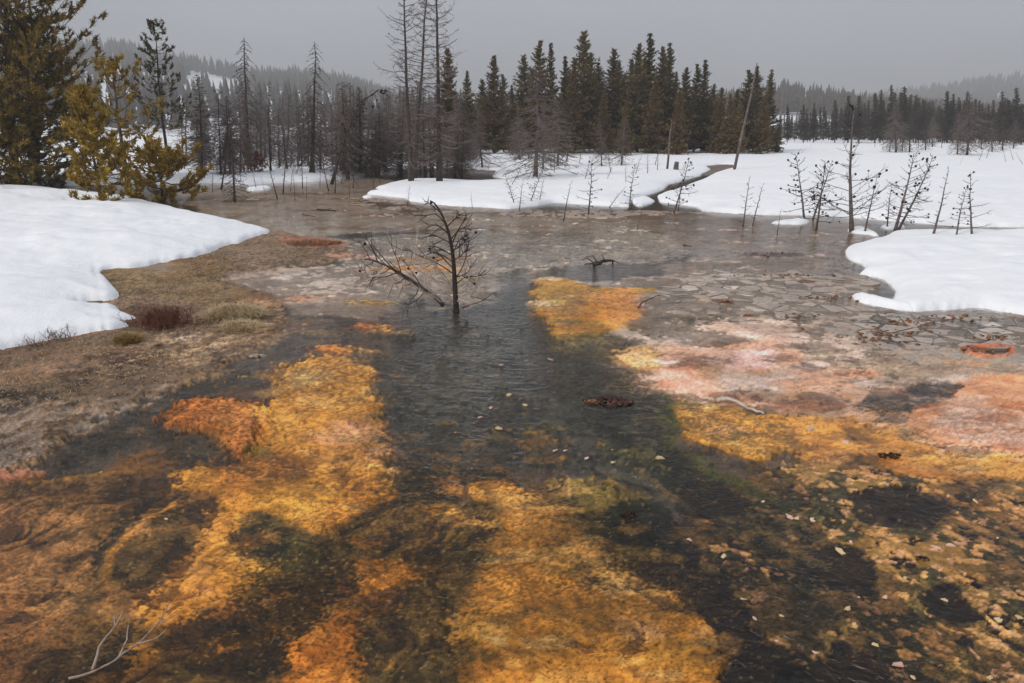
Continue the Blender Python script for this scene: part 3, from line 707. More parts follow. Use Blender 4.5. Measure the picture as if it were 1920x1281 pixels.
tone *= 1 - 0.34 * pm * near * smooth(0.20, 0.0, K2)
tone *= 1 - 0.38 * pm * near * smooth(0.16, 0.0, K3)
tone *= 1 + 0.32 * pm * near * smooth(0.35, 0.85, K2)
tone *= 1 - 0.50 * flo * smooth(0.05, -0.55, T1)  # flow streaks; in the stream also dark ripple reflections painted into the bed
tone *= 1 + 0.45 * flo * smooth(0.2, 0.75, T1)
st_ = fbm(fx_ / 0.6 + 9, fy_ / 0.9, 4, 351)
tone *= 1 - 0.58 * pm * smooth(0.3, -0.3, GR_ + 0.32 + 0.65 * st_)
tone *= 1 + 0.16 * pm * smooth(0.35, 0.9, GR_)
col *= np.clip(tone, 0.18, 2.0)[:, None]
wet_ = smooth(0.0, -0.012, hgt) * smooth(24, 14, gy)
dz = fbm(gx / 0.16 + 5, gy / 0.10, 4, 271) + 0.5 * fbm(gx / 0.05, gy / 0.04, 2, 281)
col *= (1 - 0.55 * wet_ * smooth(0.25, 0.75, dz))[:, None]
col *= (1 + 0.45 * wet_ * smooth(-0.2, -0.8, dz))[:, None]
T7 = fbm(fx_ / 0.75 + 2, fy_ / 1.3, 3, 291)
mat_ = np.clip(pit, 0, 1) * smooth(12, 7, gy)
col *= np.exp(mat_ * (0.58 * T7))[:, None]
br_ = (smooth(0.0, 0.75, T5) * np.clip(pit, 0, 1) * 0.75)[:, None]
col *= (1 - br_) + br_ * np.array([0.74, 0.58, 0.46])
or_ = (mat_ * smooth(0.10, 0.35, col[:, 0]) * 0.8)[:, None]
col *= (1 - or_) + or_ * np.array([0.80, 0.66, 0.50])
ol_ = (smooth(0.1, 0.8, fbm(gx / 0.7 - 4, gy / 0.7, 4, 361)) * mat_ * 0.6)[:, None]
col *= (1 - ol_) + ol_ * np.array([0.66, 0.74, 0.60])
cr_ = (smooth(0.25, 0.9, fbm(gx / 0.5 + 8, gy / 0.5, 4, 371)) * mat_ * 0.4)[:, None]
col += (col * np.array([1.35, 1.5, 1.9]) - col) * cr_
sp_ = (smooth(0.85, 1.0, fbm(gx / 0.026, gy / 0.026, 2, 261)) * 0.22 * near)[:, None]
col += (lin((214, 178, 120)) - col) * sp_
fade = np.clip(14.0 / np.maximum(gy, 1), 0, 1)
gz = hgt + 0.012 * wet_ * smooth(0.3, 0.8, dz) + mic * (1 - 0.45 * mat_) * (0.9 * B1 + 0.6 * T3) + pm * np.where(rgh > 0.65, 0.35, 1.0) * (0.008 * np.minimum(K1, 0.7) * smooth(14, 8, gy) + near * (0.0022 * np.minimum(K2, 0.7) + 0.001 * np.minimum(K3, 0.7)) - 0.006) + 0.003 * flo * T1 + 0.012 * B2 * fade
far = smooth(40, 120, gy)
gz = gz * (1 - far) + 0.02 * far

# extend behind the camera
back = np.array([(x, y, 0.0) for y in (-60.0,) for x in (-80.0, 80.0)])
V = np.column_stack([gx, gy, gz])
i0 = (np.arange(nr - 1)[:, None] * nc + np.arange(nc - 1)[None, :]).ravel()
Q = np.column_stack([i0, i0 + 1, i0 + nc + 1, i0 + nc])
nV = len(V)
xs0 = X[0]
V = np.vstack([V, np.column_stack([xs0 * 30, np.full(nc, -60.0), np.zeros(nc)])])
j0 = np.arange(nc - 1)
Q = np.vstack([Q, np.column_stack([nV + j0, nV + j0 + 1, j0 + 1, j0])])
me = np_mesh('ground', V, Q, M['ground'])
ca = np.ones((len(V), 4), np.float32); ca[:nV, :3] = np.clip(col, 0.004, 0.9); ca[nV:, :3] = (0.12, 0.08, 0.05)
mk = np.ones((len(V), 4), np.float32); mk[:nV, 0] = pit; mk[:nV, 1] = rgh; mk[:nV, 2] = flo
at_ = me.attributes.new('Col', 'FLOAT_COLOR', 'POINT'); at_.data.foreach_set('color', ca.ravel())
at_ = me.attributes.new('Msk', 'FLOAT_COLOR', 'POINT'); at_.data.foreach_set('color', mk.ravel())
ground = tag(link('ground', me), 'runoff flat with orange, brown and grey microbial mats', 'ground', kind='structure')
del ground['category']
GZ = gz.reshape(nr, nc)

def ground_z(x, y):
    """height of the ground sheet at a place"""
    r = np.interp(y, dist, np.arange(nr))
    i = int(np.clip(round(r), 0, nr - 1))
    c = np.interp(x / hs_[i] + 960, cols_u, np.arange(nc))
    return float(GZ[i, int(np.clip(round(c), 0, nc - 1))])

# ------------------------------------------------------------------ water
wx = np.linspace(-45, 45, 2); wy = np.array([0.5, 60.0])
wm = np_mesh('stream_water', [(-60, -3, 0), (60, -3, 0), (60, 55, 0), (-60, 55, 0)], [(0, 1, 2, 3)], M['water'], False)
tag(link('stream_water', wm), 'shallow rippled runoff water over the mats', kind='structure')

# ------------------------------------------------------------------ snow
SNOW = []            # (outline in metres, thickness, edge width, base, seed)
def snow_h(x, y, s):
    P, thick, ew, base, seed, und = s
    x = np.asarray(x, float); y = np.asarray(y, float)
    dd = np.hypot(x, y)
    k = np.clip(dd / 12, 0.35, 4)
    q = sdf(P, x + 0.10 * k * fbm(x * 1.3 / k, y * 1.3 / k, 3, seed), y + 0.10 * k * fbm(x * 1.3 / k, y * 1.3 / k, 3, seed + 40))
    q = q + 0.05 * np.minimum(k, 1.2) * fbm(x * 4.5 / k, y * 4.5 / k, 3, seed + 70) * smooth(0.6, 0.0, np.abs(q))
    h = np.where(q > 0, thick * (1 - np.exp(-np.maximum(q, 0) / ew)) + 0.05 * np.sqrt(np.clip(q / 0.12, 0, 1)), q * 1.5)
    h = h + np.clip(q / ew, 0, 1) * und * (fbm(x * 0.35, y * 0.5, 3, seed + 3) + 0.35 * fbm(x * 1.3, y * 2.0, 3, seed + 9) - 0.5 * smooth(0.35, 0.9, fbm(x * 0.9 + 7, y * 1.6, 2, seed + 15)))
    return base + h, q

def snow_sheet(name, label, pts, thick, ew, base, vr, ur, du, und=0.05, seed=1, k=3):
    P = np.array([G(a, b)[:2] for a, b in pts])
    if k > 1: P = catmull(P, k)
    s = (P, thick, ew, base, seed, und)
    SNOW.append(s)
    dv = np.array([G(960, v)[1] for v in vr]); hv = np.array([G(961, v)[0] for v in vr])
    uu = np.arange(ur[0], ur[1], du)
    xx = ((uu - 960)[None, :] * hv[:, None]); yy = np.repeat(dv[:, None], len(uu), 1)
    z, q = snow_h(xx.ravel(), yy.ravel(), s)
    a, b = xx.shape
    i0 = (np.arange(a - 1)[:, None] * b + np.arange(b - 1)[None, :])
    Qs = np.column_stack([i0.ravel(), (i0 + 1).ravel(), (i0 + b + 1).ravel(), (i0 + b).ravel()])
    keep = (q[Qs] > -0.25).any(1)
    Qs = Qs[keep]
    used, inv = np.unique(Qs, return_inverse=True)
    Vs = np.column_stack([xx.ravel(), yy.ravel(), np.maximum(z, base - 0.35)])[used]
    o = link(name, np_mesh(name, Vs, inv.reshape(-1, 4), M['snow']))
    return tag(o, label, kind='structure')

snow_sheet('snow_bank', 'smooth white snow bank under the olive pines on the left',
           [(-1200, 352), (-100, 354), (120, 362), (250, 374), (340, 398), (410, 412), (450, 423), (496, 437), (470, 446), (430, 462), (390, 475), (340, 487), (290, 497), (240, 505), (186, 512), (196, 530), (218, 553), (212, 565),
            (160, 571), (120, 577), (170, 580), (215, 583), (222, 592), (246, 602), (222, 608), (237, 617), (190, 628), (120, 636), (60, 646), (0, 661), (-300, 720), (-1200, 800)],
           0.30, 1.5, 0.05, np.concatenate([np.arange(830, 560, -2.2), np.arange(560, 335, -1.5)]), (-1200, 540), 3.5, und=0.11, seed=5, k=2)
snow_sheet('snow_bank', 'rounded white snow bank at the right edge beside the cracked flat',
           [(1596, 470), (1612, 458), (1650, 450), (1672, 442), (1690, 436), (1760, 436), (1850, 438), (1940, 437), (2600, 445), (3200, 470), (3200, 640), (2300, 620), (1925, 592), (1850, 579), (1760, 582), (1700, 578), (1685, 562), (1690, 545), (1672, 530), (1650, 521), (1612, 514), (1628, 503), (1602, 487)],
           0.20, 0.5, 0.0, np.arange(660, 415, -1.3), (1560, 3200), 3.0, und=0.08, seed=8, k=2)
snow_sheet('snow_patch', 'thin white tongue of snow on the cracked flat', [(1600, 556), (1640, 562), (1690, 572), (1735, 580), (1720, 586), (1660, 578), (1620, 570)], 0.03, 0.1, 0.01, np.arange(600, 545, -0.8), (1570, 1770), 2.0, und=0.02, seed=12, k=2)
# the wide field behind the flat, and the strips of it that reach into the water
snow_sheet('snow_field', 'wide white snow field behind the runoff flat',
           [(690, 363), (720, 356), (705, 352), (740, 343), (790, 338), (850, 341), (900, 343), (960, 338), (925, 331), (930, 322), (840, 318), (700, 316), (600, 300), (300, 295), (-1400, 300), (-1400, 239.35), (3300, 239.35), (3300, 440), (1920, 427), (1800, 425), (1700, 417), (1600, 409), (1500, 404), (1400, 402), (1310, 396), (1300, 388), (1242, 379), (1238, 368), (1264, 357), (1302, 341), (1334, 326), (1360, 319), (1384, 316), (1378, 310), (1345, 310), (1316, 313), (1328, 320), (1286, 335), (1252, 346), (1246, 355), (1210, 367), (1185, 374), (1180, 388), (1120, 386), (1040, 381), (950, 391), (850, 388), (765, 378), (755, 371)],
           0.16, 0.7, 0.03, np.concatenate([np.arange(450, 300, -1.0), np.arange(300, 246, -1.5), [244.5, 243, 241.5, 240.3, 239.5]]), (-1400, 3300), 5.0, und=0.06, seed=21, k=1)
snow_sheet('snow_strip', 'snow strip among the dead trees beyond the pond on the left',
           [(-1400, 290), (300, 290), (700, 290), (760, 318), (700, 330), (640, 336), (600, 340), (560, 341), (500, 344), (450, 348), (420, 343), (340, 344), (250, 346), (-1400, 350)],
           0.20, 0.8, 0.03, np.arange(365, 280, -0.8), (-1400, 800), 5.0, und=0.08, seed=33, k=2)
for q in ([(1184, 375), (1215, 370), (1236, 377), (1222, 384), (1195, 387)], [(1445, 419), (1480, 414), (1510, 412), (1512, 419), (1490, 421)], [(1580, 432), (1600, 428), (1625, 434), (1642, 443), (1618, 441), (1590, 438)], [(1655, 424), (1690, 420), (1700, 428), (1670, 430)], [(455, 354), (500, 351), (505, 355), (470, 358)], [(680, 370), (700, 367), (702, 371), (686, 373)]):
    cx = sum(a for a, b in q) / len(q)
    snow_sheet('snow_patch', 'small snow patch left on the mud at the foot of the saplings', q, 0.06, 0.25, 0.0, np.arange(max(b for a, b in q) + 6, min(b for a, b in q) - 8, -0.5), (cx - 80, cx + 80), 1.6, und=0.02, seed=int(cx), k=2)

def surf_z(x, y):
    z = max(ground_z(x, y), 0.0)
    for s in SNOW:
        P = s[0]
        if P[:, 0].min() < x < P[:, 0].max() and P[:, 1].min() < y < P[:, 1].max():
            hh, q = snow_h(np.array([x]), np.array([y]), s)
            if q[0] > 0: z = max(z, float(hh[0]))
    return z

def base_at(px, py):
    """where the thing whose foot is at this photo pixel stands"""
    z = 0.0
    for _ in range(4):
        p = G(px, py, z); z2 = surf_z(p[0], p[1]); z = 0.35 * z + 0.65 * z2
    return G(px, py, z)

# ------------------------------------------------------------------ hills
def hill(name, label, ridge, Y0, Y1, depth=6, mat=None):
    """terrain rising from the flat at depth Y0 to a ridge line (photo pixels) at depth Y1"""
    pts = [PX(a, b, Y1) for a, b in ridge]
    xs = np.array([p[0] for p in pts]); zs = np.array([p[2] for p in pts])
    gxh = np.linspace(xs[0], xs[-1], 90)
    rz = np.interp(gxh, xs, zs)
    rowsY = np.linspace(0, 1, 24)
    Vh = []
    for t in rowsY:
        yy = Y0 + (Y1 - Y0) * t
        k = yy / Y1
        for x, z in zip(gxh, rz):
            Vh.append((x * (0.35 + 0.65 * t) if False else x * k, yy, -0.6 + (z + 0.6) * (t ** 1.25) + (z * 0.05) * float(fbm(np.array([x / 60.0]), np.array([yy / 60.0]), 3, 4)[0]) * t))
    for x, z in zip(gxh, rz):
        Vh.append((x * 1.2, Y1 * 1.3, z * 0.6))
    Vh = np.array(Vh); a, b = 25, 90
    i0 = (np.arange(a - 1)[:, None] * b + np.arange(b - 1)[None, :]).ravel()
    Qh = np.column_stack([i0, i0 + 1, i0 + b + 1, i0 + b])
    o = tag(link(name, np_mesh(name, Vh, Qh, mat or M['hill'])), label, kind='structure')
    return Vh.reshape(25, 90, 3)

def forest(name, label, grid, t0, t1, n_, hmin, hmax, seed, dens=None):
    """distant wood that reads as one mass: small ragged conifers set on the hillside"""
    r = np.random.default_rng(seed)
    VV, FF = [], []
    a, b, _ = grid.shape
    for _ in range(n_):
        i = t0 + (t1 - t0) * r.random(); j = r.random() * (b - 2)
        if dens is not None and r.random() > dens(i, j / b): continue
        p = grid[min(int(i * (a - 2)), a - 2), int(j)] * (1 - j % 1) + grid[min(int(i * (a - 2)), a - 2), int(j) + 1] * (j % 1)
        f = i * (a - 2) % 1
        p2 = grid[min(int(i * (a - 2)) + 1, a - 2), int(j)]
        p = p * (1 - f) + np.array([p[0] * p2[1] / p[1], p2[1], p2[2]]) * f
        H = hmin + (hmax - hmin) * r.random(); R = H * (0.14 + 0.08 * r.random())
        for l in range(4):
            z0 = H * (0.1 + 0.2 * l); z1 = min(H, z0 + H * 0.42); rr = R * (1 - l * 0.22)
            k = 6; bb = len(VV); ph = r.random() * 6
            for q in range(k):
                an = ph + q * 2 * math.pi / k; rj = rr * (0.6 + 0.7 * r.random())
                VV.append((p[0] + rj * math.cos(an), p[1] + rj * math.sin(an), p[2] + z0 + (r.random() - .5) * 0.1 * H))
            VV.append((p[0], p[1], p[2] + z1))
            for q in range(k): FF.append((bb + q, bb + (q + 1) % k, bb + k))
    o = link(name, np_mesh(name, VV, FF, M['far'], False))
    return tag(o, label, 'forest', kind='stuff')

hl = hill('hill', 'snow slope rising to the hazy wooded hill on the left', [(-500, 95), (-200, 92), (100, 92), (180, 98), (230, 94), (300, 118), (400, 130), (480, 146), (560, 148), (640, 158), (720, 186), (820, 218), (900, 236)], 200, 800)
forest('hillside_forest', 'hazy conifer forest covering the hill behind the dead trees', hl, 0.04, 1.0, 6800, 9, 16, 3, lambda i, j: 0.0 if (0.60 < j < 0.67 and 0.5 < i < 0.8) else (1.0 if i > 0.68 else 0.20))
hr = hill('hill', 'hazy wooded rise behind the right treeline', [(1200, 232), (1400, 196), (1470, 184), (1530, 192), (1600, 202), (1680, 214), (1800, 224), (1900, 232)], 230, 420)
forest('hillside_forest', 'hazy conifer wood on the low rise at right of the grove', hr, 0.5, 1.0, 1100, 8, 12, 5)
hr2 = hill('hill', 'faint grey mountain at the right edge behind the treeline', [(1400, 238), (1560, 206), (1660, 188), (1760, 172), (1850, 158), (1960, 146), (2300, 150), (2900, 170)], 600, 1100)
forest('mountain_forest', 'faint forest cover on the grey mountain at right', hr2, 0.2, 1.0, 5200, 12, 20, 6)
hr3 = hill('hill', 'low hazy ground behind the central grove', [(600, 236), (800, 215), (1000, 205), (1250, 205), (1400, 215), (1500, 236)], 300, 600)
forest('hillside_forest', 'hazy wood glimpsed between trunks behind the central grove', hr3, 0.3, 1.0, 1600, 9, 14, 9)

# ------------------------------------------------------------------ tree builders
def unit(v):
    v = np.asarray(v, float); return v / (np.linalg.norm(v) + 1e-9)

def path_at(path, t):
    t = t * (len(path) - 1); i = min(int(t), len(path) - 2); f = t - i
    return path[i] * (1 - f) + path[i + 1] * f

def make_trunk(H, r0, bend, rnd, n_=9, tip=0.12):
    a = rnd.random() * 6.28
    P = []
    for i in range(n_):
        t = i / (n_ - 1)
        P.append(np.array([bend * H * math.sin(t * 2.6) * math.cos(a) + rnd.gauss(0, 0.006) * H * t, bend * H * math.sin(t * 2.6) * math.sin(a) + rnd.gauss(0, 0.004) * H * t, H * t]))
    R = [r0 * (1.25 if i == 0 else 1) * (1 - (1 - tip) * (i / (n_ - 1)) ** 0.9) for i in range(n_)]
    P[0][2] -= 0.15
    return np.array(P), R

def dead_tree_meshes(name, seed, H, r0, nb, blen, t0=0.08, el=(0.1, -0.5), droop=0.5, up=0.25, twigs=6, tl=0.3, prof='cone', cones=0.0, bend=0.015, rb=0.012, rt=0.006, bark='bark_dark', twig='twig_dark', path=None, sub=0, tpow=0.9):
    """bare conifer: trunk, branches (with twigs) and, where it still bears them, cones"""
    rnd = random.Random(seed)
    if path is None: P, R = make_trunk(H, r0, bend, rnd)
    else:
        P = np.array(path, float); m = len(P)
        R = [r0 * (1.2 if i == 0 else 1) * (1 - 0.86 * (i / (m - 1)) ** 0.9) for i in range(m)]
    tk = MB(); tk.tube(P, R, 8)
    br = MB(); cn_ = MB()
    for i in range(nb):
        t = t0 + (0.985 - t0) * ((i + rnd.random()) / nb) ** tpow
        p = path_at(P, t)
        az = i * 2.399 + rnd.gauss(0, 0.4)
        if prof == 'cone': L = blen * (1.0 - 0.86 * t) * (0.55 + 0.6 * rnd.random())
        elif prof == 'mid': L = blen * (0.25 + math.sin(min(1, t * 1.15) * math.pi) * 0.8) * (0.5 + 0.6 * rnd.random())
        else: L = blen * (0.9 - 0.5 * t) * (0.3 + 0.9 * rnd.random())
        e = el[0] * t + el[1] * (1 - t) + rnd.gauss(0, 0.14)
        if rnd.random() < 0.12: L *= 0.35
        d0 = np.array([math.cos(az), math.sin(az), 0]); sd = np.array([-math.sin(az), math.cos(az), 0])
        cv = rnd.gauss(0, 0.15)
        pts = []
        for j in range(6):
            s_ = j / 5
            z = math.sin(e) * s_ - droop * s_ * s_ + up * s_ ** 3
            pts.append(p + L * (d0 * s_ * math.cos(e) + sd * cv * s_ * s_ + np.array([0, 0, z])) + np.array([rnd.gauss(0, .012), rnd.gauss(0, .012), rnd.gauss(0, .012)]) * L * (j > 0))
        pts = np.array(pts)
        r_b = max(rb * (0.5 + 0.6 * L / blen), rt)
        br.tube(pts, [r_b * (1 - 0.7 * j / 5) + 0.001 for j in range(6)], 4, cap=False)
        for q in range(twigs):
            s_ = 0.2 + 0.8 * rnd.random()
            b = path_at(pts, s_); tan = unit(path_at(pts, min(1, s_ + 0.1)) - path_at(pts, s_ - 0.1))
            sgn = rnd.choice((-1, 1))
            dv_ = unit(tan * (0.5 + 0.5 * rnd.random()) + sgn * sd * (0.4 + 0.6 * rnd.random()) + np.array([0, 0, rnd.gauss(-0.05, 0.35)]))
            l = L * tl * (0.4 + 0.8 * rnd.random()) * (1.15 - 0.6 * s_)
            m1 = b + dv_ * l * 0.5 + np.array([0, 0, -0.06 * l]); e1 = b + dv_ * l + np.array([0, 0, 0.06 * l])
            br.tube([b, m1, e1], [rt, rt * 0.8, rt * 0.45], 3, cap=False)
            for k2 in range(sub):
                w0 = b + dv_ * l * rnd.random(); d2 = unit(dv_ + np.array([rnd.gauss(0, .7), rnd.gauss(0, .7), rnd.gauss(0, .5)]))
                br.tube([w0, w0 + d2 * l * 0.45], [rt * .7, rt * .4], 3, cap=False)
            if cones and rnd.random() < cones:
                cn_.blob(e1 if rnd.random() < 0.5 else b + np.array([0, 0, rt * 2]), cones_r[0] * (0.7 + 0.5 * rnd.random()), 5, 4, 0.2, rnd)
        if cones and rnd.random() < cones * 1.4:
            cn_.blob(pts[-1], cones_r[0] * (0.8 + 0.5 * rnd.random()), 5, 4, 0.2, rnd)
    out = [('trunk', tk.mesh(name + '_trunk', M[bark])), ('branches', br.mesh(name + '_branches', M[twig]))]
    if cn_.V: out.append(('cones', cn_.mesh(name + '_cones', M['cone'], True)))
    return out, H
cones_r = [0.03]

def tufts(P, Dr, n_, ln, wd, spread, r, size=None):
    """needle bundles: n_ slender triangles round each shoot"""
    m = len(P)
    b = np.repeat(P, n_, 0) - np.repeat(Dr, n_, 0) * (r.random((m * n_, 1)) * ln * 0.9)
    d = np.repeat(Dr, n_, 0) + r.normal(0, spread, (m * n_, 3))
    d /= np.linalg.norm(d, axis=1)[:, None] + 1e-9
    s = np.cross(d, r.normal(0, 1, (m * n_, 3))); s /= np.linalg.norm(s, axis=1)[:, None] + 1e-9
    L = ln * (0.65 + 0.6 * r.random((m * n_, 1)))
    w_ = wd * (0.7 + 0.6 * r.random((m * n_, 1)))
    if size is not None:
        q_ = np.repeat(np.asarray(size), n_)[:, None]; L = L * q_; w_ = w_ * q_
    V_ = np.stack([b - s * w_ * 0.5, b + s * w_ * 0.5, b + d * L], 1).reshape(-1, 3)
    return V_, np.arange(len(V_)).reshape(-1, 3)

def conifer_meshes(name, seed, H, R, whorls=26, per=7, shoots=9, ln=0.34, wd=0.13, nt_=5, mat='grove', prof=0.8, t0=0.08, r0=0.14, gap=0.0, bare=0.0):
    rnd = random.Random(seed); r = np.random.default_rng(seed)
    P, Rr = make_trunk(H, r0, 0.006, rnd)
    tk = MB(); tk.tube(P, Rr, 7)
    br = MB(); SPt, SD = [], []
    for w_ in range(whorls):
        t = t0 + (0.985 - t0) * (w_ / (whorls - 1))
        wl_ = (0.75 + 0.5 * rnd.random())
        for q in range(per):
            if rnd.random() < gap: continue
            az = q * 6.283 / per + w_ * 1.1 + rnd.gauss(0, 0.3)
            # widest a fifth of the way up, tapering to the tip
            pr = (min(1, (t + 0.15) / 0.35) ** 0.6) * ((1 - t) ** prof) + 0.03
            L = R * pr * wl_ * (0.6 + 0.6 * rnd.random())
            e = -0.15 + 0.75 * t + rnd.gauss(0, 0.12)
            p = path_at(P, t + rnd.uniform(-.01, .01))
            d0 = np.array([math.cos(az), math.sin(az), 0]); sd = np.array([-math.sin(az), math.cos(az), 0])
            tip = p + L * (d0 * math.cos(e) + np.array([0, 0, math.sin(e)]))
            br.tube([p, (p + tip) / 2 + np.array([0, 0, -0.06 * L]), tip], [0.028, 0.018, 0.006], 3, cap=False)
            k = max(2, int(shoots * (0.35 + 0.65 * L / R)))
            if t < bare and rnd.random() < 0.6: k = 1
            for s_ in range(k):
                f = 0.22 + 0.78 * ((s_ + rnd.random()) / k)
                c = p + (tip - p) * f + sd * rnd.gauss(0, 0.16 * L) * f + np.array([0, 0, rnd.gauss(0, 0.05 * L) - 0.05 * L * math.sin(f * 3.1)])
                SPt.append(c); SD.append(unit(d0 * 0.8 + np.array([0, 0, 0.45]) + sd * rnd.gauss(0, 0.5)))
    for k in range(6):
        SPt.append(P[-1] - np.array([0, 0, 0.07 * k * ln * 3])); SD.append(np.array([0, 0, 1.0]))
    SPt = np.array(SPt)
    V_, F_ = tufts(SPt, np.array(SD), nt_, ln, wd, 0.5, r, 1.15 - 0.62 * np.clip(SPt[:, 2] / H, 0, 1))
    return [('trunk', tk.mesh(name + '_trunk', M['bark_dark'])), ('branches', br.mesh(name + '_branches', M['twig_dark'])), ('crown', np_mesh(name + '_crown', V_, F_, M[mat], False))], H

def pine_meshes(name, seed, H, R, whorls, per, nsh, ln=0.12, wd=0.028, nt_=16, mat='pine_near', r0=0.09, t0=0.1, prof=0.65, el=(0.9, 0.0), P=None, sub=4, up=0.35, skip=None):
    """open lodgepole pine with brush-like needle bundles at the shoot ends"""
    rnd = random.Random(seed); r = np.random.default_rng(seed)
    if P is None: P, Rr = make_trunk(H, r0, 0.012, rnd)
    else:
        P = np.array(P, float); m = len(P); Rr = [r0 * (1.15 if i == 0 else 1) * (1 - 0.85 * i / (m - 1)) for i in range(m)]
    tk = MB(); tk.tube(P, Rr, 8)
    br = MB(); SPt, SD = [], []
    for w_ in range(whorls):
        t = t0 + (0.98 - t0) * (w_ / (whorls - 1))
        for q in range(per):
            az = q * 6.283 / per + w_ * 0.9 + rnd.gauss(0, 0.35)
            if skip and skip(t, az, rnd): continue
            L = R * ((1 - t) ** prof * min(1, (t + 0.25) / 0.4) + 0.05) * (0.55 + 0.6 * rnd.random())
            e = el[0] * t + el[1] * (1 - t) + rnd.gauss(0, 0.15)
            p = path_at(P, min(1, max(0, t + rnd.uniform(-.015, .015))))
            d0 = np.array([math.cos(az), math.sin(az), 0]); sd = np.array([-math.sin(az), math.cos(az), 0])
            cv = rnd.gauss(0, .12)
            pts = np.array([p + L * (d0 * s_ * math.cos(e) + sd * cv * s_ * s_ + np.array([0, 0, math.sin(e) * s_ - 0.12 * math.sin(s_ * 3) + up * s_ ** 2.2])) for s_ in (0, .25, .5, .75, 1)])
            rb = 0.008 + 0.014 * L / R
            br.tube(pts, [rb, rb * .85, rb * .65, rb * .45, rb * .3], 4, cap=False)
            k = max(2, int(nsh * (0.3 + 0.7 * L / R)))
            for s_ in range(k):
                f = 0.28 + 0.72 * (s_ + rnd.random()) / k
                b = path_at(pts, f); tan = unit(path_at(pts, min(1, f + .1)) - path_at(pts, f - .1))
                l = L * 0.30 * (1.2 - 0.7 * f) * (0.5 + 0.8 * rnd.random()) + 0.05
                dv_ = unit(tan * 0.8 + sd * rnd.gauss(0, 0.75) + np.array([0, 0, 0.35 + rnd.gauss(0, .3)]))
                tip = b + dv_ * l
                br.tube([b, tip], [0.006, 0.004], 3, cap=False)
                dd = unit(dv_ + np.array([0, 0, 0.35]))
                for z in range(sub):
                    c = b + (tip - b) * (0.35 + 0.65 * (z + 1) / sub) + np.array([rnd.gauss(0, .03), rnd.gauss(0, .03), rnd.gauss(0, .025)])
                    SPt.append(c); SD.append(unit(dd + np.array([rnd.gauss(0, .3), rnd.gauss(0, .3), rnd.gauss(0, .2)])))
            SPt.append(pts[-1]); SD.append(unit(pts[-1] - pts[-2] + np.array([0, 0, .05])))
    for k in range(8):
        SPt.append(P[-1] - np.array([0, 0, 0.06 * k])); SD.append(np.array([0, 0, 1.0]))
    V_, F_ = tufts(np.array(SPt), np.array(SD), nt_, ln, wd, 0.55, r)
    return [('trunk', tk.mesh(name + '_trunk', M['bark_dark'])), ('branches', br.mesh(name + '_branches', M['twig_dark'])), ('crown', np_mesh(name + '_crown', V_, F_, M[mat], False))], H

def place(kind_name, proto, foot, top, label, cat, group=None, rz=None, wscale=1.0, Y=None, sink=0.0):
    """stand a copy of a built tree with its foot and tip where the photo shows them"""
    meshes, H = proto
    b = base_at(*foot)
    t = PX(top[0], top[1], b[1])
    vec = t - b
    L = np.linalg.norm(vec)
    root = bpy.data.objects.new(kind_name, None); COL.objects.link(root)
    root.empty_display_size = 0.2
    q = Vector((0, 0, 1)).rotation_difference(Vector(vec))
    root.rotation_mode = 'QUATERNION'
    rz_ = random.random() * 6.28 if rz is None else rz
    root.rotation_quaternion = q @ Matrix.Rotation(rz_, 3, 'Z').to_quaternion()
    k = L / H
    root.scale = (k * wscale, k * wscale, k)
    root.location = Vector(b) - Vector((0, 0, sink))
    for nm, me_ in meshes:
        c_ = link(nm, me_, root)
        if nm != 'trunk': c_['kind'] = 'stuff'      # twigs, needles and cones too fine to pick apart
    return tag(root, label, cat, group)

ORD = ['', '1st', '2nd', '3rd'] + ['%dth' % i for i in range(4, 400)]
for _i in range(21, 400):
    if _i % 100 in (11, 12, 13): continue
    if _i % 10 == 1: ORD[_i] = '%dst' % _i
    elif _i % 10 == 2: ORD[_i] = '%dnd' % _i
    elif _i % 10 == 3: ORD[_i] = '%drd' % _i

# ------------------------------------------------------------------ pines on the left bank
big = pine_meshes('tall_pine', 11, 9.0, 3.3, 22, 7, 11, ln=0.17, wd=0.045, nt_=14, r0=0.16, t0=0.03, prof=0.45, el=(0.5, -0.1), sub=3)
big2 = pine_meshes('tall_pine_b', 12, 7.5, 2.9, 20, 7, 11, ln=0.17, wd=0.045, nt_=14, r0=0.13, t0=0.02, prof=0.5, el=(0.5, -0.15), sub=3)
place('pine_tree', big, (30, 350), (10, -190), 'tallest olive pine at the left edge, its crown cut by the picture top', 'pine tree', 'pines on the left snow bank', rz=0.4)
place('pine_tree', big2, (-80, 352), (-130, -120), 'olive pine half cut off by the left picture edge', 'pine tree', 'pines on the left snow bank', rz=2.0)
place('pine_tree', big2, (70, 346), (58, 40), 'dense olive pine between the tallest left pine and the young one', 'pine tree', 'pines on the left snow bank', rz=4.0, wscale=1.0)
yp = pine_meshes('young_pine', 21, 4.0, 1.9, 11, 5, 4, ln=0.15, wd=0.038, nt_=13, mat='pine_young', r0=0.085, t0=0.14, prof=0.5, el=(0.6, 0.0), sub=3)
place('pine_tree', yp, (241, 358), (208, 122), 'young golden-olive pine with bare lower trunk on the snow bank', 'pine tree', 'pines on the left snow bank', rz=1.0)
bush = pine_meshes('bushy_pine', 23, 2.6, 0.95, 11, 5, 5, ln=0.15, wd=0.042, nt_=15, mat='pine_young', r0=0.05, t0=0.03, prof=0.55, el=(0.8, 0.0), sub=3)
place('pine_tree', bush, (190, 376), (150, 175), 'small bushy pine with foliage to the snow, left of the young pine', 'pine tree', 'pines on the left snow bank', rz=0.0)
low = pine_meshes('low_pine', 24, 1.1, 1.3, 6, 7, 7, ln=0.13, wd=0.036, nt_=14, mat='pine_young', r0=0.04, t0=0.05, prof=0.4, el=(0.5, 0.05), sub=3)
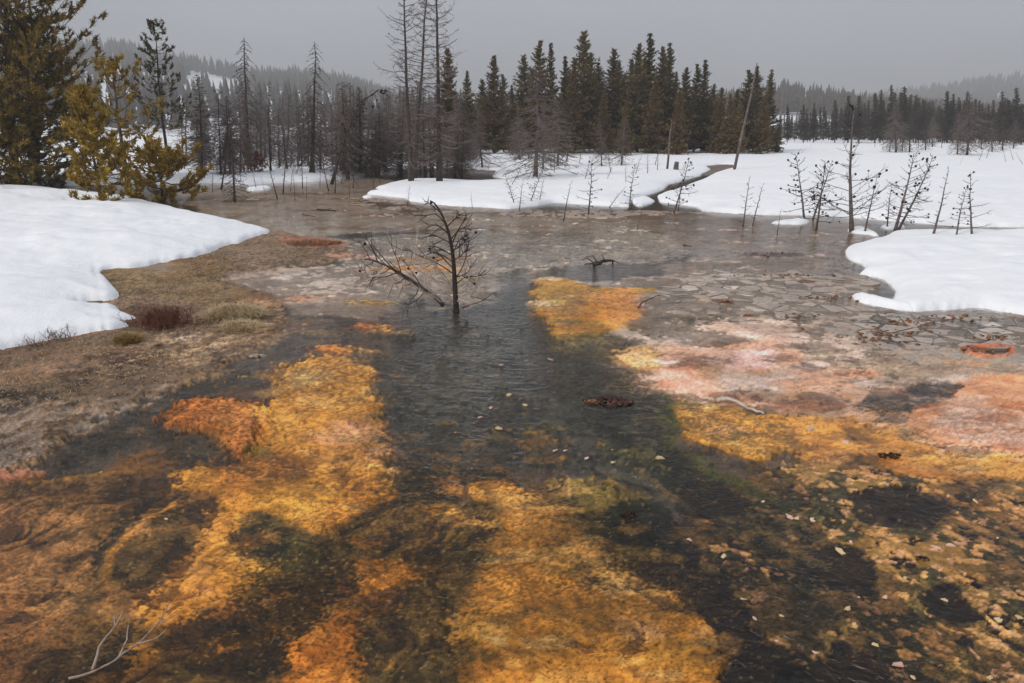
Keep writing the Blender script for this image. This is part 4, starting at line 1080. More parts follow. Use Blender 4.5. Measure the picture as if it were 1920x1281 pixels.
place('pine_tree', low, (305, 374), (300, 292), 'low spreading pine hugging the snow edge, right of the young pine', 'pine tree', 'pines on the left snow bank', rz=0.0)
mp_ = pine_meshes('slim_pine', 27, 7.5, 2.1, 15, 4, 6, ln=0.17, wd=0.05, nt_=9, mat='pine_mid', r0=0.1, t0=0.34, prof=0.6, el=(0.35, -0.2), sub=2)
place('pine_tree', mp_, (318, 330), (288, 42), 'slim dark pine with thin crown against the hazy hill at left', 'pine tree', rz=0.5)

# ------------------------------------------------------------------ grove of living conifers
GP = [conifer_meshes('grove_conifer_%d' % i, 40 + i, 11.0, 2.75 + 0.15 * (i % 3), whorls=25 + i, per=8, shoots=12, ln=0.42, wd=0.17, prof=(0.7, 0.82, 0.58, 0.75)[i % 4], mat='grove') for i in range(4)]
GB = [conifer_meshes('browned_conifer_%d' % i, 60 + i, 9.0, 2.5, whorls=23, per=8, shoots=12, ln=0.4, wd=0.16, prof=0.75, mat='grove_brown') for i in range(2)]
GN = conifer_meshes('slender_conifer', 70, 11.0, 1.6, whorls=28, per=7, shoots=9, ln=0.4, wd=0.16, prof=0.7, mat='grove', t0=0.12, gap=.1)
grove = [(878, 288, 133, 0, .9), (927, 288, 105, 1, 1.0), (905, 282, 150, 0, 1), (983, 284, 105, 0, 1), (1013, 286, 77, 0, 1.0), (1032, 284, 80, 2, 1), (1057, 284, 105, 2, 1.1), (1093, 286, 61, 0, 1.0), (1075, 288, 112, 1, .95), (1118, 282, 118, 0, 1),
         (1147, 286, 93, 0, .95), (1168, 282, 140, 0, 1), (1195, 286, 82, 0, .95), (1213, 284, 62, 2, 1.25), (1237, 286, 88, 0, .9), (1250, 284, 80, 2, 1.1), (1225, 288, 150, 1, .9), (1282, 287, 127, 0, .95), (1300, 285, 121, 0, .9), (1315, 284, 112, 2, 1.2),
         (1345, 288, 165, 1, 1.0), (1362, 289, 176, 1, .95), (1325, 286, 180, 0, 1), (1395, 286, 132, 0, 1.1), (1412, 284, 124, 0, 1.05), (1438, 283, 130, 2, 1.15), (1268, 290, 170, 1, .9), (1130, 290, 168, 1, .9), (960, 287, 160, 0, .9), (1170, 292, 190, 1, .8), (1425, 288, 180, 1, .9), (1452, 286, 236, 1, 1.4), (1050, 291, 175, 0, .9), (1380, 290, 190, 1, .9), (845, 286, 150, 1, .9), (942, 280, 140, 0, 1), (998, 280, 130, 0, 1), (1065, 279, 135, 1, 1), (1105, 279, 100, 0, 1), (1158, 279, 118, 0, 1), (1182, 279, 112, 0, 1), (1262, 279, 135, 0, .9), (1332, 280, 158, 0, 1), (1375, 281, 168, 1, 1), (1206, 278, 108, 1, 1)]
grove.sort()
for i, (x, yb, yt, k, ws) in enumerate(grove):
    pr = GN if k == 2 else (GB[i % 2] if k == 1 else GP[i % 4])
    ad = {0: 'dark green conifer', 1: 'brown-tinged conifer', 2: 'slender dark conifer'}[k]
    place('conifer_tree', pr, (x, yb), (x + (x - 960) * 0.02, yt), '%s in the central grove, %s trunk from its left end' % (ad, ORD[i + 1]), 'conifer tree', 'conifers of the central grove', wscale=ws)

# ------------------------------------------------------------------ tall bare trees in the middle
TA = dead_tree_meshes('tall_bare_tree', 101, 11.5, 0.165, 95, 2.6, t0=0.1, el=(0.45, -0.35), droop=0.25, up=0.4, twigs=9, tl=0.34, prof='rand', bend=0.008, rb=0.026, rt=0.011, bark='bark_dark', twig='twig_grey', cones=0.05, sub=1)
TB = dead_tree_meshes('tall_bare_tree_b', 103, 11.5, 0.15, 80, 2.4, t0=0.12, el=(0.4, -0.3), droop=0.2, up=0.35, twigs=9, tl=0.34, prof='rand', bend=0.01, rb=0.024, rt=0.011, bark='bark_dark', twig='twig_dark', cones=0.05, sub=1)
place('bare_tree', TA, (771, 340), (757, -60), 'tall bare grey tree, left of the close pair rising past the picture top', 'dead tree', 'tall bare trees by the snow spit', rz=0.3)
place('bare_tree', TB, (776, 339), (806, -70), 'tall bare dark tree leaning right, crossing between the two straight ones', 'dead tree', 'tall bare trees by the snow spit', rz=1.9)
place('bare_tree', TA, (824, 340), (816, -80), 'tall bare tree with peeled pale foot, right of the leaning one', 'dead tree', 'tall bare trees by the snow spit', rz=3.9)

# drooping dead trees and thicket
DA = dead_tree_meshes('drooping_dead_tree', 111, 8.0, 0.15, 95, 2.6, t0=0.12, el=(0.15, -0.35), droop=0.8, up=0.12, twigs=6, tl=0.26, prof='cone', bend=0.01, rb=0.026, rt=0.013, cones=0.10, sub=1)
DB = dead_tree_meshes('shaggy_dead_tree', 113, 7.0, 0.11, 170, 2.1, t0=0.06, el=(0.2, -0.4), droop=0.55, up=0.25, twigs=8, tl=0.35, prof='mid', bend=0.02, rb=0.022, rt=0.013, sub=1, bark='bark_dark', twig='twig_grey')
DC = dead_tree_meshes('spiky_dead_tree', 117, 6.0, 0.09, 130, 1.5, t0=0.05, el=(0.3, -0.3), droop=0.3, up=0.2, twigs=7, tl=0.4, prof='cone', bend=0.02, rb=0.018, rt=0.012, sub=1, bark='bark_dark', twig='twig_dark')
DD = dead_tree_meshes('grey_dead_tree', 119, 6.5, 0.1, 150, 2.2, t0=0.05, el=(0.1, -0.25), droop=0.45, up=0.3, twigs=9, tl=0.35, prof='cone', bend=0.015, rb=0.021, rt=0.013, sub=1, bark='bark_grey', twig='twig_grey')
DE = dead_tree_meshes('thin_dead_tree', 121, 6.0, 0.07, 45, 0.8, t0=0.15, el=(0.5, -0.1), droop=0.25, up=0.2, twigs=5, tl=0.4, prof='rand', bend=0.03, rb=0.011, rt=0.007, bark='bark_dark', twig='twig_dark', cones=0.1)
cones_r[0] = 0.05
CT = [np.array(p) for p in ((0, 0, -0.2), (0.05, 0, 1.2), (0.15, 0, 2.6), (0.35, 0, 3.8), (0.7, 0, 4.8), (1.3, 0, 5.5), (1.75, 0, 5.6))]
DF = dead_tree_meshes('bowed_dead_tree', 123, 5.9, 0.09, 60, 1.2, t0=0.1, el=(0.1, -0.3), droop=0.8, up=0.1, twigs=7, tl=0.35, prof='cone', rb=0.013, rt=0.008, path=CT, cones=0.12)

place('dead_tree', DA, (468, 312), (457, 70), 'dark drooping dead tree with a forked thin top, left of the thicket', 'dead tree', 'dead trees behind the pond')
place('dead_tree', DA, (584, 324), (590, 78), 'large dark dead tree with arching drooping branches standing on the snow', 'dead tree', 'dead trees behind the pond', rz=1.2)
place('dead_tree', DF, (622, 345), (668, 140), 'bowed dead tree whose tip nods to the right over the pond', 'dead tree', 'dead trees behind the pond', rz=0.0)
place('dead_tree', DE, (508, 320), (508, 152), 'thin bare stem in the thicket between the two big drooping trees', 'dead tree', 'dead trees behind the pond')
place('dead_tree', DC, (378, 326), (368, 138), 'narrow spiky dead tree beside the slim dark pine', 'dead tree', 'dead trees behind the pond')
place('dead_tree', DC, (440, 378), (425, 185), 'crooked dead tree standing in the pond, right of the young pine', 'dead tree', 'dead trees behind the pond', wscale=.8)
place('dead_tree', DE, (415, 355), (440, 220), 'leaning dead stem rising from the left pond shore', 'dead tree', 'dead trees behind the pond')
place('conifer_tree', GB[0], (838, 300), (840, 92), 'sparse grey-brown conifer just right of the tall bare trees', 'conifer tree', None, wscale=.8)
place('dead_tree', DD, (1004, 332), (1004, 118), 'wide pale-branched dead tree standing on the snow before the grove', 'dead tree', 'dead trees before the grove', rz=0.7, wscale=1.35)
place('dead_tree', DD, (1046, 312), (1043, 172), 'grey dead tree just right of the wide pale-branched one', 'dead tree', 'dead trees before the grove', wscale=1.2)
place('dead_tree', DD, (1018, 318), (1022, 190), 'small grey dead tree tucked behind the wide pale-branched one', 'dead tree', 'dead trees before the grove')
place('dead_tree', DE, (1062, 305), (1074, 188), 'thin leaning grey stem before the grove, right of the dead cluster', 'dead tree', 'dead trees before the grove')
place('dead_tree', DD, (1128, 312), (1124, 225), 'low grey dead tree with tangled branches before the middle of the grove', 'dead tree', 'dead trees before the grove')
place('dead_tree', DD, (1165, 310), (1174, 218), 'low grey dead tree with dark foot, right of the tangled one', 'dead tree', 'dead trees before the grove')
place('dead_tree', DE, (1290, 292), (1288, 240), 'short bare stem at the foot of the right part of the grove', 'dead tree', 'dead trees before the grove')
place('dead_tree', DD, (975, 300), (972, 200), 'grey dead tree at the left foot of the grove behind the wide one', 'dead tree', 'dead trees before the grove')
place('dead_tree', DD, (905, 318), (893, 190), 'grey dead tree over the brown seep left of the grove', 'dead tree', 'dead trees before the grove')
# snags
sn = MB(); sn.tube([(0, 0, -.2), (0.02, 0, 2), (-0.02, 0, 4), (0.05, 0, 6)], [0.09, 0.08, 0.06, 0.025], 8)
snag = ([('trunk', sn.mesh('snag_trunk', M['bark_grey']))], 6.0)
place('leaning_snag', snag, (1377, 318), (1421, 118), 'long branchless grey snag leaning right in front of the grove', 'snag')
place('standing_snag', snag, (1251, 317), (1259, 224), 'short branchless broken snag on the snow before the grove', 'snag', wscale=1.7)

# the thicket between
rnd = random.Random(5)
thick = []
for i in range(62):
    x = rnd.uniform(640, 868); yb = rnd.uniform(288, 335); thick.append((x, yb, rnd.uniform(150, 235)))
for i in range(64):
    x = rnd.uniform(338, 660); yb = rnd.uniform(284, 328); thick.append((x, yb, rnd.uniform(165, 258)))
for i in range(12):
    x = rnd.uniform(860, 1010); yb = rnd.uniform(288, 306); thick.append((x, yb, rnd.uniform(215, 262)))
thick.sort()
NA = ['shaggy grey dead tree', 'narrow spiky dead tree', 'grey-branched dead tree', 'thin bare dead stem']
for i, (x, yb, yt) in enumerate(thick):
    k = rnd.choice((0, 0, 0, 1, 1, 2, 2, 3))
    pr = (DB, DC, DD, DE)[k]
    place('dead_tree', pr, (x, yb), (x + rnd.gauss(0, 6), yt), '%s in the bare thicket behind the pond, %s trunk from the left' % (NA[k], ORD[i + 1]), 'dead tree', 'bare thicket behind the pond', rz=rnd.random() * 6.28, wscale=rnd.uniform(.85, 1.15))

# stems standing in the pond
pond = [(398, 360, 402, 300), (452, 340, 446, 290), (520, 372, 495, 265), (531, 362, 545, 240), (545, 358, 552, 305), (553, 375, 548, 320), (567, 352, 560, 262), (600, 350, 604, 300), (616, 358, 595, 255), (628, 362, 628, 250), (640, 345, 652, 290), (662, 352, 670, 268), (672, 350, 652, 318), (700, 350, 700, 300), (713, 345, 708, 296), (575, 370, 576, 330), (480, 352, 470, 300), (655, 372, 655, 330), (498, 365, 490, 330)]
for i, (x, y, tx, ty) in enumerate(pond):
    place('drowned_sapling', DE, (x, y), (tx, ty), 'thin bare stem standing in the pond, %s stem from the left' % ORD[i + 1], 'dead stem', 'bare stems standing in the pond', wscale=0.9)

# little red shrub and olive bush in the thicket
place('young_conifer', bush, (463, 322), (462, 268), 'small olive conifer among dead trunks behind the pond', 'conifer tree', None, wscale=.6)
rs = pine_meshes('red_shrub', 91, 1.0, 0.8, 6, 6, 5, ln=0.14, wd=0.05, nt_=8, mat='rust', r0=0.03, t0=0.1, prof=.4, sub=2)
place('red_shrub', rs, (482, 322), (482, 294), 'rust red shrub among dead trunks behind the pond', 'shrub')

# ------------------------------------------------------------------ far treeline on the right
FP = [conifer_meshes('treeline_conifer_%d' % i, 80 + i, 9.0, 1.5 + 0.2 * (i % 2), whorls=18, per=6, shoots=7, ln=0.5, wd=0.2, nt_=4, mat='far', prof=(0.7, 0.9, 0.6)[i], t0=0.12, r0=0.12, bare=0.35) for i in range(3)]
fl = []
for i in range(150):
    x = 1452 + (i + rnd.random()) * (1990 - 1452) / 150
    c = 262 + max(0, (x - 1600)) * 0.02
    yb = c + rnd.uniform(-4, 4)
    top = np.interp(x, [1450, 1500, 1540, 1590, 1640, 1680, 1700, 1760, 1800, 1860, 1930, 1990], [215, 205, 200, 198, 180, 172, 176, 190, 182, 186, 176, 172]) + abs(rnd.gauss(0, 14))
    fl.append((x, yb, top, rnd.randrange(3)))
for (x, t) in [(1672, 160), (1694, 163), (1640, 176), (1650, 170), (1717, 178), (1590, 180), (1610, 181), (1476, 196), (1506, 197), (1525, 194), (1775, 172), (1786, 177), (1812, 172), (1906, 165), (1880, 172), (1565, 188)]:
    fl.append((x, 268, t, rnd.randrange(3)))
fl.sort()
for i, (x, yb, yt, k) in enumerate(fl):
    place('conifer_tree', FP[k], (x, yb), (x + 1, yt), 'hazy conifer in the treeline beyond the right snow field, %s trunk from the left' % ORD[i + 1], 'conifer tree', 'treeline beyond the right snow field', rz=rnd.random() * 6.28, wscale=rnd.uniform(.8, 1.15))
fd = [(1680, 286, 190, 0), (1705, 286, 205, 1), (1735, 282, 215, 1), (1748, 276, 218, 0), (1692, 284, 230, 2), (1668, 285, 235, 2), (1795, 290, 210, 2), (1813, 292, 175, 0), (1860, 285, 220, 2), (1880, 282, 215, 1), (1900, 278, 220, 0), (1722, 278, 238, 3), (1765, 278, 236, 3), (1640, 276, 245, 3), (1655, 278, 246, 3), (1840, 280, 230, 1)]
fd.sort()
for i, (x, yb, yt, k) in enumerate(fd):
    place('dead_tree', (DB, DC, DD, DE)[k], (x, yb), (x + 2, yt), '%s before the right treeline, %s of its row from the left' % (NA[k].replace('thin bare', 'thin'), ORD[i + 1]), 'dead tree', 'dead trees before the right treeline', wscale=1.1)
tw = [(1836, 300, 1848, 268), (1850, 296, 1862, 262), (1886, 304, 1880, 280), (1900, 300, 1893, 272), (1918, 308, 1905, 285), (1800, 308, 1806, 294), (1540, 270, 1541, 262), (1497, 286, 1508, 272), (1502, 287, 1516, 274), (1518, 279, 1524, 268), (1470, 288, 1474, 278)]
for i, (x, y, a, b) in enumerate(sorted(tw)):
    place('buried_sapling', DE, (x, y), (a, b), 'tiny bare stem poking from the far right snow, %s from the left' % ORD[i + 1], 'dead stem', 'bare stems in the far right snow', wscale=1.0)

# ------------------------------------------------------------------ coned saplings on the flat
cones_r[0] = 0.028
def sap(seed, H=2.0, nb=26, bl=0.75, cones=0.25, r0=0.035, bark='bark_grey', twig='twig_dark', **k):
    return dead_tree_meshes('sapling_%d' % seed, seed, H, r0, nb, bl, t0=k.pop('t0', 0.12), el=k.pop('el', (0.7, -0.1)), droop=k.pop('droop', 0.2), up=k.pop('up', 0.25), twigs=k.pop('twigs', 4), tl=0.38, prof=k.pop('prof', 'cone'), cones=cones, bend=0.03, rb=0.0105, rt=0.0065, bark=bark, twig=twig, tpow=k.pop('tpow', 0.95))
SA = [sap(201, cones=.15), sap(202, cones=0.12, nb=28, bl=.9), sap(203, cones=0.0, nb=20, bl=0.6), sap(204, cones=0.12, nb=22), sap(205, cones=0.0, nb=14, bl=0.45)]
cones_r[0] = 0.036
SB = sap(210, H=3.4, nb=34, bl=1.7, cones=0.08, tpow=1.7, r0=0.065, el=(0.6, 0.15), droop=0.05, up=0.2, twigs=6)
SBB = sap(211, H=2.6, nb=32, bl=1.3, cones=0.09, r0=0.06, el=(0.6, 0.0), droop=0.15, up=0.3, twigs=6)
cones_r[0] = 0.03
sl = [((1598, 432), (1606, 197), SB, 'tallest coned sapling, its straight tip reaching the far treeline'),
      ((1678, 432), (1712, 285), SBB, 'stout sapling leaning right with pale foot by the right bank'),
      ((1684, 430), (1748, 288), SA[1], 'coned stem forking far right from the stout leaning sapling'),
      ((1664, 424), (1676, 340), SA[2], 'dark bushy stem behind the stout leaning sapling'),
      ((1508, 411), (1489, 285), SA[1], 'coned sapling bowing left at the snow edge'),
      ((1530, 432), (1546, 298), SA[1], 'coned sapling leaning right beside the left-bowing one'),
      ((1524, 412), (1562, 300), SA[0], 'slender coned sapling crossing behind the right-leaning one'),
      ((1622, 433), (1646, 325), SA[2], 'bare slender sapling just right of the tallest coned one'),
      ((1750, 438), (1778, 308), SA[4], 'lone bare sapling leaning right on the right snow bank'),
      ((1794, 440), (1816, 345), SA[3], 'short sapling on the right bank, left of the last one'),
      ((1823, 440), (1822, 320), SA[3], 'rightmost sapling on the right snow bank'),
      ((1393, 424), (1406, 328), SA[2], 'left one of two bare saplings before the grove snag'),
      ((1411, 424), (1434, 340), SA[4], 'right one of two bare saplings before the grove snag'),
      ((1457, 441), (1465, 388), SA[4], 'very thin short stem in the brown shallows'),
      ((1263, 400), (1292, 294), SA[1], 'dark coned sapling leaning right over the channel mouth'),
      ((1272, 396), (1282, 330), SA[2], 'lesser stem crowding the dark coned sapling'),
      ((1180, 395), (1192, 308), SA[3], 'straight sapling at the snow edge by the small snow patch'),
      ((1194, 432), (1204, 392), SA[4], 'short reddish stem standing alone in the shallows'),
      ((1142, 388), (1176, 347), SA[4], 'bent bare stem leaning strongly right at the snow edge'),
      ((1103, 402), (1108, 300), SA[3], 'straight coned sapling in front of the grove centre'),
      ((1097, 335), (1106, 292), SA[3], 'small sapling on the snow behind the straight coned one'),
      ((1057, 413), (1074, 336), SA[4], 'thin bare sapling leaning right in the brown mud'),
      ((992, 382), (1014, 320), SA[1], 'dark coned sapling leaning right on the snow spit edge'),
      ((1012, 375), (1022, 330), SA[2], 'slight stem just right of the leaning coned one'),
      ((974, 393), (982, 335), SA[2], 'slight stem just left of the leaning coned one'),
      ((964, 380), (945, 325), SA[0], 'bushy small sapling leaning left on the snow spit'),
      ((764, 385), (768, 344), SA[2], 'small drooping sapling on the snow spit edge below the tall trees'),
      ((886, 391), (884, 358), SA[4], 'tiny crooked twig on the snow spit edge'),
      ((715, 395), (703, 368), SA[4], 'pale crooked twig in the mud left of the snow spit')]
rs_ = random.Random(66); more = []
for i in range(16):
    x = rs_.uniform(890, 1240); y = rs_.uniform(300, 350); more.append((x, y, x + rs_.gauss(4, 8), y - rs_.uniform(14, 46)))
for i, (x, y, a_, b_) in enumerate(sorted(more)):
    place('dead_sapling', rs_.choice((SA[2], SA[3], SA[4])), (x, y), (a_, b_), 'small bare stem on the snow before the grove, %s of them from the left' % ORD[i + 1], 'dead sapling', 'small stems on the snow before the grove')
for (b, t, pr, lb) in sl:
    place('dead_sapling', pr, b, t, lb, 'dead sapling', 'dead saplings on the flat', sink=0.03)
stump_m = MB(); stump_m.tube([(0, 0, -.1), (0, 0, .2), (0.02, 0, .4)], [.16, .14, .12], 8)
o = stump_m.build('tree_stump', M['bark_grey']); sp_ = base_at(1255, 317); o.location = Vector(sp_) + Vector((0.35, -0.1, 0))
tag(o, 'short grey stump beside the broken snag on the snow', 'stump')

# ------------------------------------------------------------------ the drowned pine in the middle of the stream
def hero():
    rnd = random.Random(77)
    Y0 = G(855, 584)[1]
    root = bpy.data.objects.new('drowned_pine', None); COL.objects.link(root)
    root.location = (G(855, 584)[0], Y0, 0)
    o0 = np.array(root.location)
    def pts(L, dy=0.0, dy2=None):
        m = len(L)
        return np.array([PX(a, b, Y0 + dy + ((dy2 if dy2 is not None else dy) - dy) * i / (m - 1)) - o0 for i, (a, b) in enumerate(L)])
    def dense(P, k=4):
        out = []
        for i in range(len(P) - 1):
            p0, p1, p2, p3 = P[max(i - 1, 0)], P[i], P[i + 1], P[min(i + 2, len(P) - 1)]
            for j in range(k):
                t = j / k
                out.append(0.5 * ((2 * p1) + (p2 - p0) * t + (2 * p0 - 5 * p1 + 4 * p2 - p3) * t * t + (3 * p1 - p0 - 3 * p2 + p3) * t ** 3))
        out.append(P[-1]); return np.array(out)
    tk = MB()
    P = dense(pts([(856, 592), (855, 570), (853, 535), (851, 500), (848, 470), (842, 440), (835, 418), (826, 398), (815, 382), (806, 376)]), 3)
    tk.tube(P, [0.043 * (1.25 if i < 2 else 1) * (1 - 0.95 * (i / (len(P) - 1)) ** 0.75) + 0.005 for i in range(len(P))], 9)
    o = tk.build('trunk', M['char'], root)
    t2 = MB()
    P2 = dense(pts([(832, 574), (815, 556), (798, 545), (780, 532), (762, 520), (742, 508), (722, 497), (698, 488), (684, 486)], -0.1, 0.35), 3)
    t2.tube(P2, [0.028 * (1 - 0.85 * i / (len(P2) - 1)) + 0.005 for i in range(len(P2))], 8)
    o2 = t2.build('leaning_stem', M['char'], root); o2['label'] = 'second blackened stem slanting low to the left'
    br = MB(); pale = MB(); cn_ = MB()
    def branch(L, r=0.011, dy=0.3, tgt=br, twig=4, curl=0.0):
        q = dense(pts(L, 0.0, dy), 3)
        tgt.tube(q, [r * (1 - 0.7 * i / (len(q) - 1)) + 0.002 for i in range(len(q))], 5, cap=False)
        ln = np.linalg.norm(q[-1] - q[0])
        for _ in range(twig):
            s_ = 0.25 + 0.7 * rnd.random(); b = path_at(q, s_)
            tan = unit(path_at(q, min(1, s_ + .1)) - path_at(q, s_ - .1))
            d = unit(tan + np.array([rnd.gauss(0, .7), rnd.gauss(0, .6), rnd.gauss(0, .6)]))
            l = ln * (0.18 + 0.3 * rnd.random())
            up = np.array([rnd.gauss(0, .1), 0, rnd.gauss(curl, .15)]) * l
            tgt.tube([b, b + d * l * .35, b + d * l * .7 + up * .6, b + d * l + up * 1.4], [.005, .0045, .0035, .002], 4, cap=False)
            if rnd.random() < .045: cn_.blob(b + d * l + up * 1.4, 0.02, 6, 5, .2, rnd)
    B = [([(838, 424), (818, 402), (800, 404), (782, 404)], .2), ([(842, 440), (825, 425), (812, 422), (798, 430)], -.3), ([(828, 400), (812, 388), (800, 378)], .1), ([(846, 456), (828, 448), (812, 440), (800, 444)], .3),
         ([(838, 425), (852, 412), (862, 402)], -.2), ([(847, 458), (860, 432), (872, 428), (884, 432)], .2), ([(849, 470), (862, 462), (876, 448), (878, 440)], -.4), ([(845, 450), (860, 430), (872, 410), (874, 404)], .5),
         ([(850, 480), (832, 470), (815, 462), (806, 470)], -.2), ([(850, 492), (828, 478), (812, 474), (790, 482)], .4), ([(852, 505), (836, 490), (818, 470), (806, 452)], .3), ([(852, 515), (830, 500), (808, 488), (782, 478), (760, 466)], .5),
         ([(852, 525), (868, 500), (876, 470), (880, 452)], .3), ([(853, 535), (872, 520), (895, 518), (912, 506)], -.3), ([(853, 520), (876, 512), (890, 490)], .6), ([(851, 488), (866, 478), (878, 462)], -.5), ([(850, 475), (858, 455), (868, 445)], .4)]
    for L, dy in B:
        one = MB(); branch(L, 0.008, dy, one, 8); one.build('branch', M['char'], root)
    for k in range(16):
        s_ = 0.25 + 0.7 * k / 16; b = path_at(P2, s_); sg = 1 if k % 2 else -1
        d = unit(np.array([rnd.gauss(-.5, .4), rnd.gauss(0, .5), sg * (0.5 + .4 * rnd.random())])); l = 0.22 + 0.25 * rnd.random()
        q = [b, b + d * l * .4, b + d * l * .8 + np.array([-.04, 0, .05]), b + d * l + np.array([-.1, 0, .12 * sg])]
        br.tube(q, [.008, .007, .005, .003], 4, cap=False)
        for _ in range(3):
            f = 0.3 + .6 * rnd.random(); bb = path_at(np.array(q), f); d2 = unit(d + np.array([rnd.gauss(0, .8), rnd.gauss(0, .6), rnd.gauss(0, .6)]))
            br.tube([bb, bb + d2 * l * .3, bb + d2 * l * .5 + np.array([0, 0, .03])], [.004, .0035, .002], 4, cap=False)
        if k in (2, 11): cn_.blob(q[-1], 0.025, 6, 5, .2, rnd)
    W = [[(848, 560), (826, 540), (812, 520), (790, 505), (766, 490)], [(845, 562), (822, 530), (800, 515), (775, 500), (762, 478)], [(846, 556), (830, 548), (808, 552), (790, 545), (780, 540)], [(840, 556), (824, 556), (800, 540), (806, 520)],
         [(850, 552), (842, 530), (828, 510), (812, 495)], [(856, 552), (874, 556), (888, 545), (896, 520)], [(857, 556), (880, 545), (886, 520), (880, 500)], [(856, 560), (876, 566), (886, 574), (872, 580)], [(852, 560), (840, 570), (828, 558), (836, 544)],
         [(858, 548), (876, 530), (880, 510), (872, 504)], [(846, 548), (836, 530), (820, 525), (800, 530), (786, 520)], [(720, 500), (704, 508), (690, 516), (680, 506), (672, 500)], [(724, 500), (712, 512), (694, 520), (678, 514)], [(845, 566), (828, 566), (815, 556), (808, 560)], [(855, 570), (862, 562), (878, 568), (890, 560)]]
    for i, L in enumerate(W):
        one = MB(); branch(L, 0.008, rnd.uniform(-.45, .3), one, 5, curl=0.5)
        q = one.build('bleached_branch', M['twig_pale'], root); q['label'] = 'bleached curling lower branch'
    one = MB(); branch([(866, 577), (880, 572), (905, 564), (925, 548)], 0.009, -.4, one, 2); one.build('bleached_branch', M['shrub'], root)
    q = br.build('twigs', M['char'], root); q['kind'] = 'stuff'
    q = cn_.build('cones', M['cone'], root); q['kind'] = 'stuff'
    tag(root, 'blackened drowned pine with bleached lower branches standing mid-stream', 'dead tree')
hero()

# ------------------------------------------------------------------ driftwood and clumps lying on the mats
def stick(name, label, cat, parts, z=0.02, mat='bark_grey', lift=None, extra=None):
    """lying wood from photo-traced limbs: each limb a list of (px, py, height) and radius"""
    p0 = G(*parts[0][0][0][:2])
    root = bpy.data.objects.new(name, None); COL.objects.link(root); root.location = p0
    for i, (L, r, nm) in enumerate(parts):
        mb = MB()
        q = []
        for (a, b, h) in L:
            g = G(a, b, h); q.append(g - p0)
        q = np.array(q)
        q2 = []
        for i2 in range(len(q) - 1):
            for t in (0, .33, .66): q2.append(q[i2] * (1 - t) + q[i2 + 1] * t + np.array([random.gauss(0, 1), random.gauss(0, 1), random.gauss(0, .5)]) * r * .3)
        q2.append(q[-1])
        mb.tube(q2, [r * (1 - 0.6 * j / (len(q2) - 1)) for j in range(len(q2))], 7)
        mb.build(nm, M[mat], root)
    return tag(root, label, cat)
stick('forked_branch', 'bleached forked branch lying on the brown mat at the lower left', 'branch', [
    ([(130, 1272, .01), (180, 1258, .03), (215, 1238, .05), (262, 1205, .06), (300, 1165, .10), (318, 1128, .16)], .007, 'stem'),
    ([(258, 1207, .06), (290, 1200, .07), (316, 1178, .09)], .006, 'twig'), ([(222, 1232, .05), (238, 1200, .08), (241, 1172, .10)], .005, 'twig'),
    ([(174, 1256, .03), (185, 1215, .06), (210, 1182, .10), (231, 1146, .15)], .008, 'twig'), ([(216, 1176, .1), (213, 1150, .13)], .005, 'twig'), ([(296, 1170, .1), (332, 1152, .12)], .0035, 'twig')], mat='bark_drift')
stick('sunken_log', 'dark waterlogged log with curled roots in the far stream', 'log', [
    ([(1114, 494, .06), (1130, 490, .08), (1150, 489, .10)], .05, 'log'), ([(1114, 494, .06), (1100, 484, .15), (1090, 488, .2)], .012, 'root'), ([(1120, 492, .06), (1112, 480, .22), (1098, 482, .25)], .010, 'root'), ([(1135, 490, .08), (1128, 478, .25), (1140, 474, .22)], .010, 'root'), ([(1148, 490, .08), (1150, 497, .0)], .02, 'stub'), ([(1150, 489, .1), (1162, 494, .02)], .012, 'root'), ([(1110, 494, .05), (1095, 496, .03)], .01, 'root')], mat='char')
stick('twig', 'rust-brown bent twig beside the golden mat', 'twig', [([(1197, 577, .02), (1203, 568, .06), (1215, 562, .1), (1238, 553, .14)], .014, 'stem'), ([(1212, 563, .09), (1210, 574, .0)], .006, 'side_twig')], mat='shrub')
stick('driftwood', 'weathered snow-dusted driftwood piece on the yellow mat at right', 'driftwood', [([(1342, 752, .03), (1365, 748, .045), (1390, 758, .04), (1412, 768, .03), (1432, 776, .02)], .022, 'plank'), ([(1352, 744, .05), (1380, 752, .055), (1402, 761, .04)], .014, 'splinter'), ([(1338, 750, .03), (1334, 744, .05)], .008, 'splinter')], mat='bark_pale')
stick('sunken_stick', 'short red-brown stick in the far shallows', 'stick', [([(1282, 460, .03), (1298, 462, .03)], .022, 'stem')], mat='shrub')
stick('sunken_branch', 'thin drowned branch in the pond before the dead trees', 'branch', [([(595, 392, .02), (612, 394, .05), (630, 396, .02)], .03, 'stem'), ([(612, 394, .05), (622, 390, .08)], .015, 'twig')], mat='bark_dark')
stick('sunken_branch', 'crooked drowned branch in the pond left of the other', 'branch', [([(567, 402, .02), (580, 405, .04), (592, 407, .02)], .018, 'stem')], mat='bark_dark')

def clump(name, label, cat, px, py, w_px, h, mat='moss', seed=1, n_=60):
    rnd = random.Random(seed); c = G(px, py); sc_ = c[1] / F * 1.05
    mb = MB()
    for i in range(n_):
        a = rnd.random() * 6.28; q = rnd.random() ** .5 * w_px * 0.5 * sc_
        r_ = w_px * sc_ * (0.025 + 0.05 * rnd.random())
        mb.blob((math.cos(a) * q, math.sin(a) * q * .55, h * (1 - (q / (w_px * .5 * sc_)) ** 2) * .6 * rnd.random()), r_, 7, 5, .4, rnd, (1, 1, .55))
    o = mb.build(name, M[mat]); o.location = (c[0], c[1], ground_z(c[0], c[1]) + .005)
    return tag(o, label, cat)
clump('mat_clump', 'dark reddish torn mat clump in the rippled stream', 'mat clump', 1140, 753, 92, .06, seed=3, n_=130)
clump('mat_clump', 'small reddish lump on the green-black tongue', 'mat clump', 1180, 968, 34, .05, seed=4)
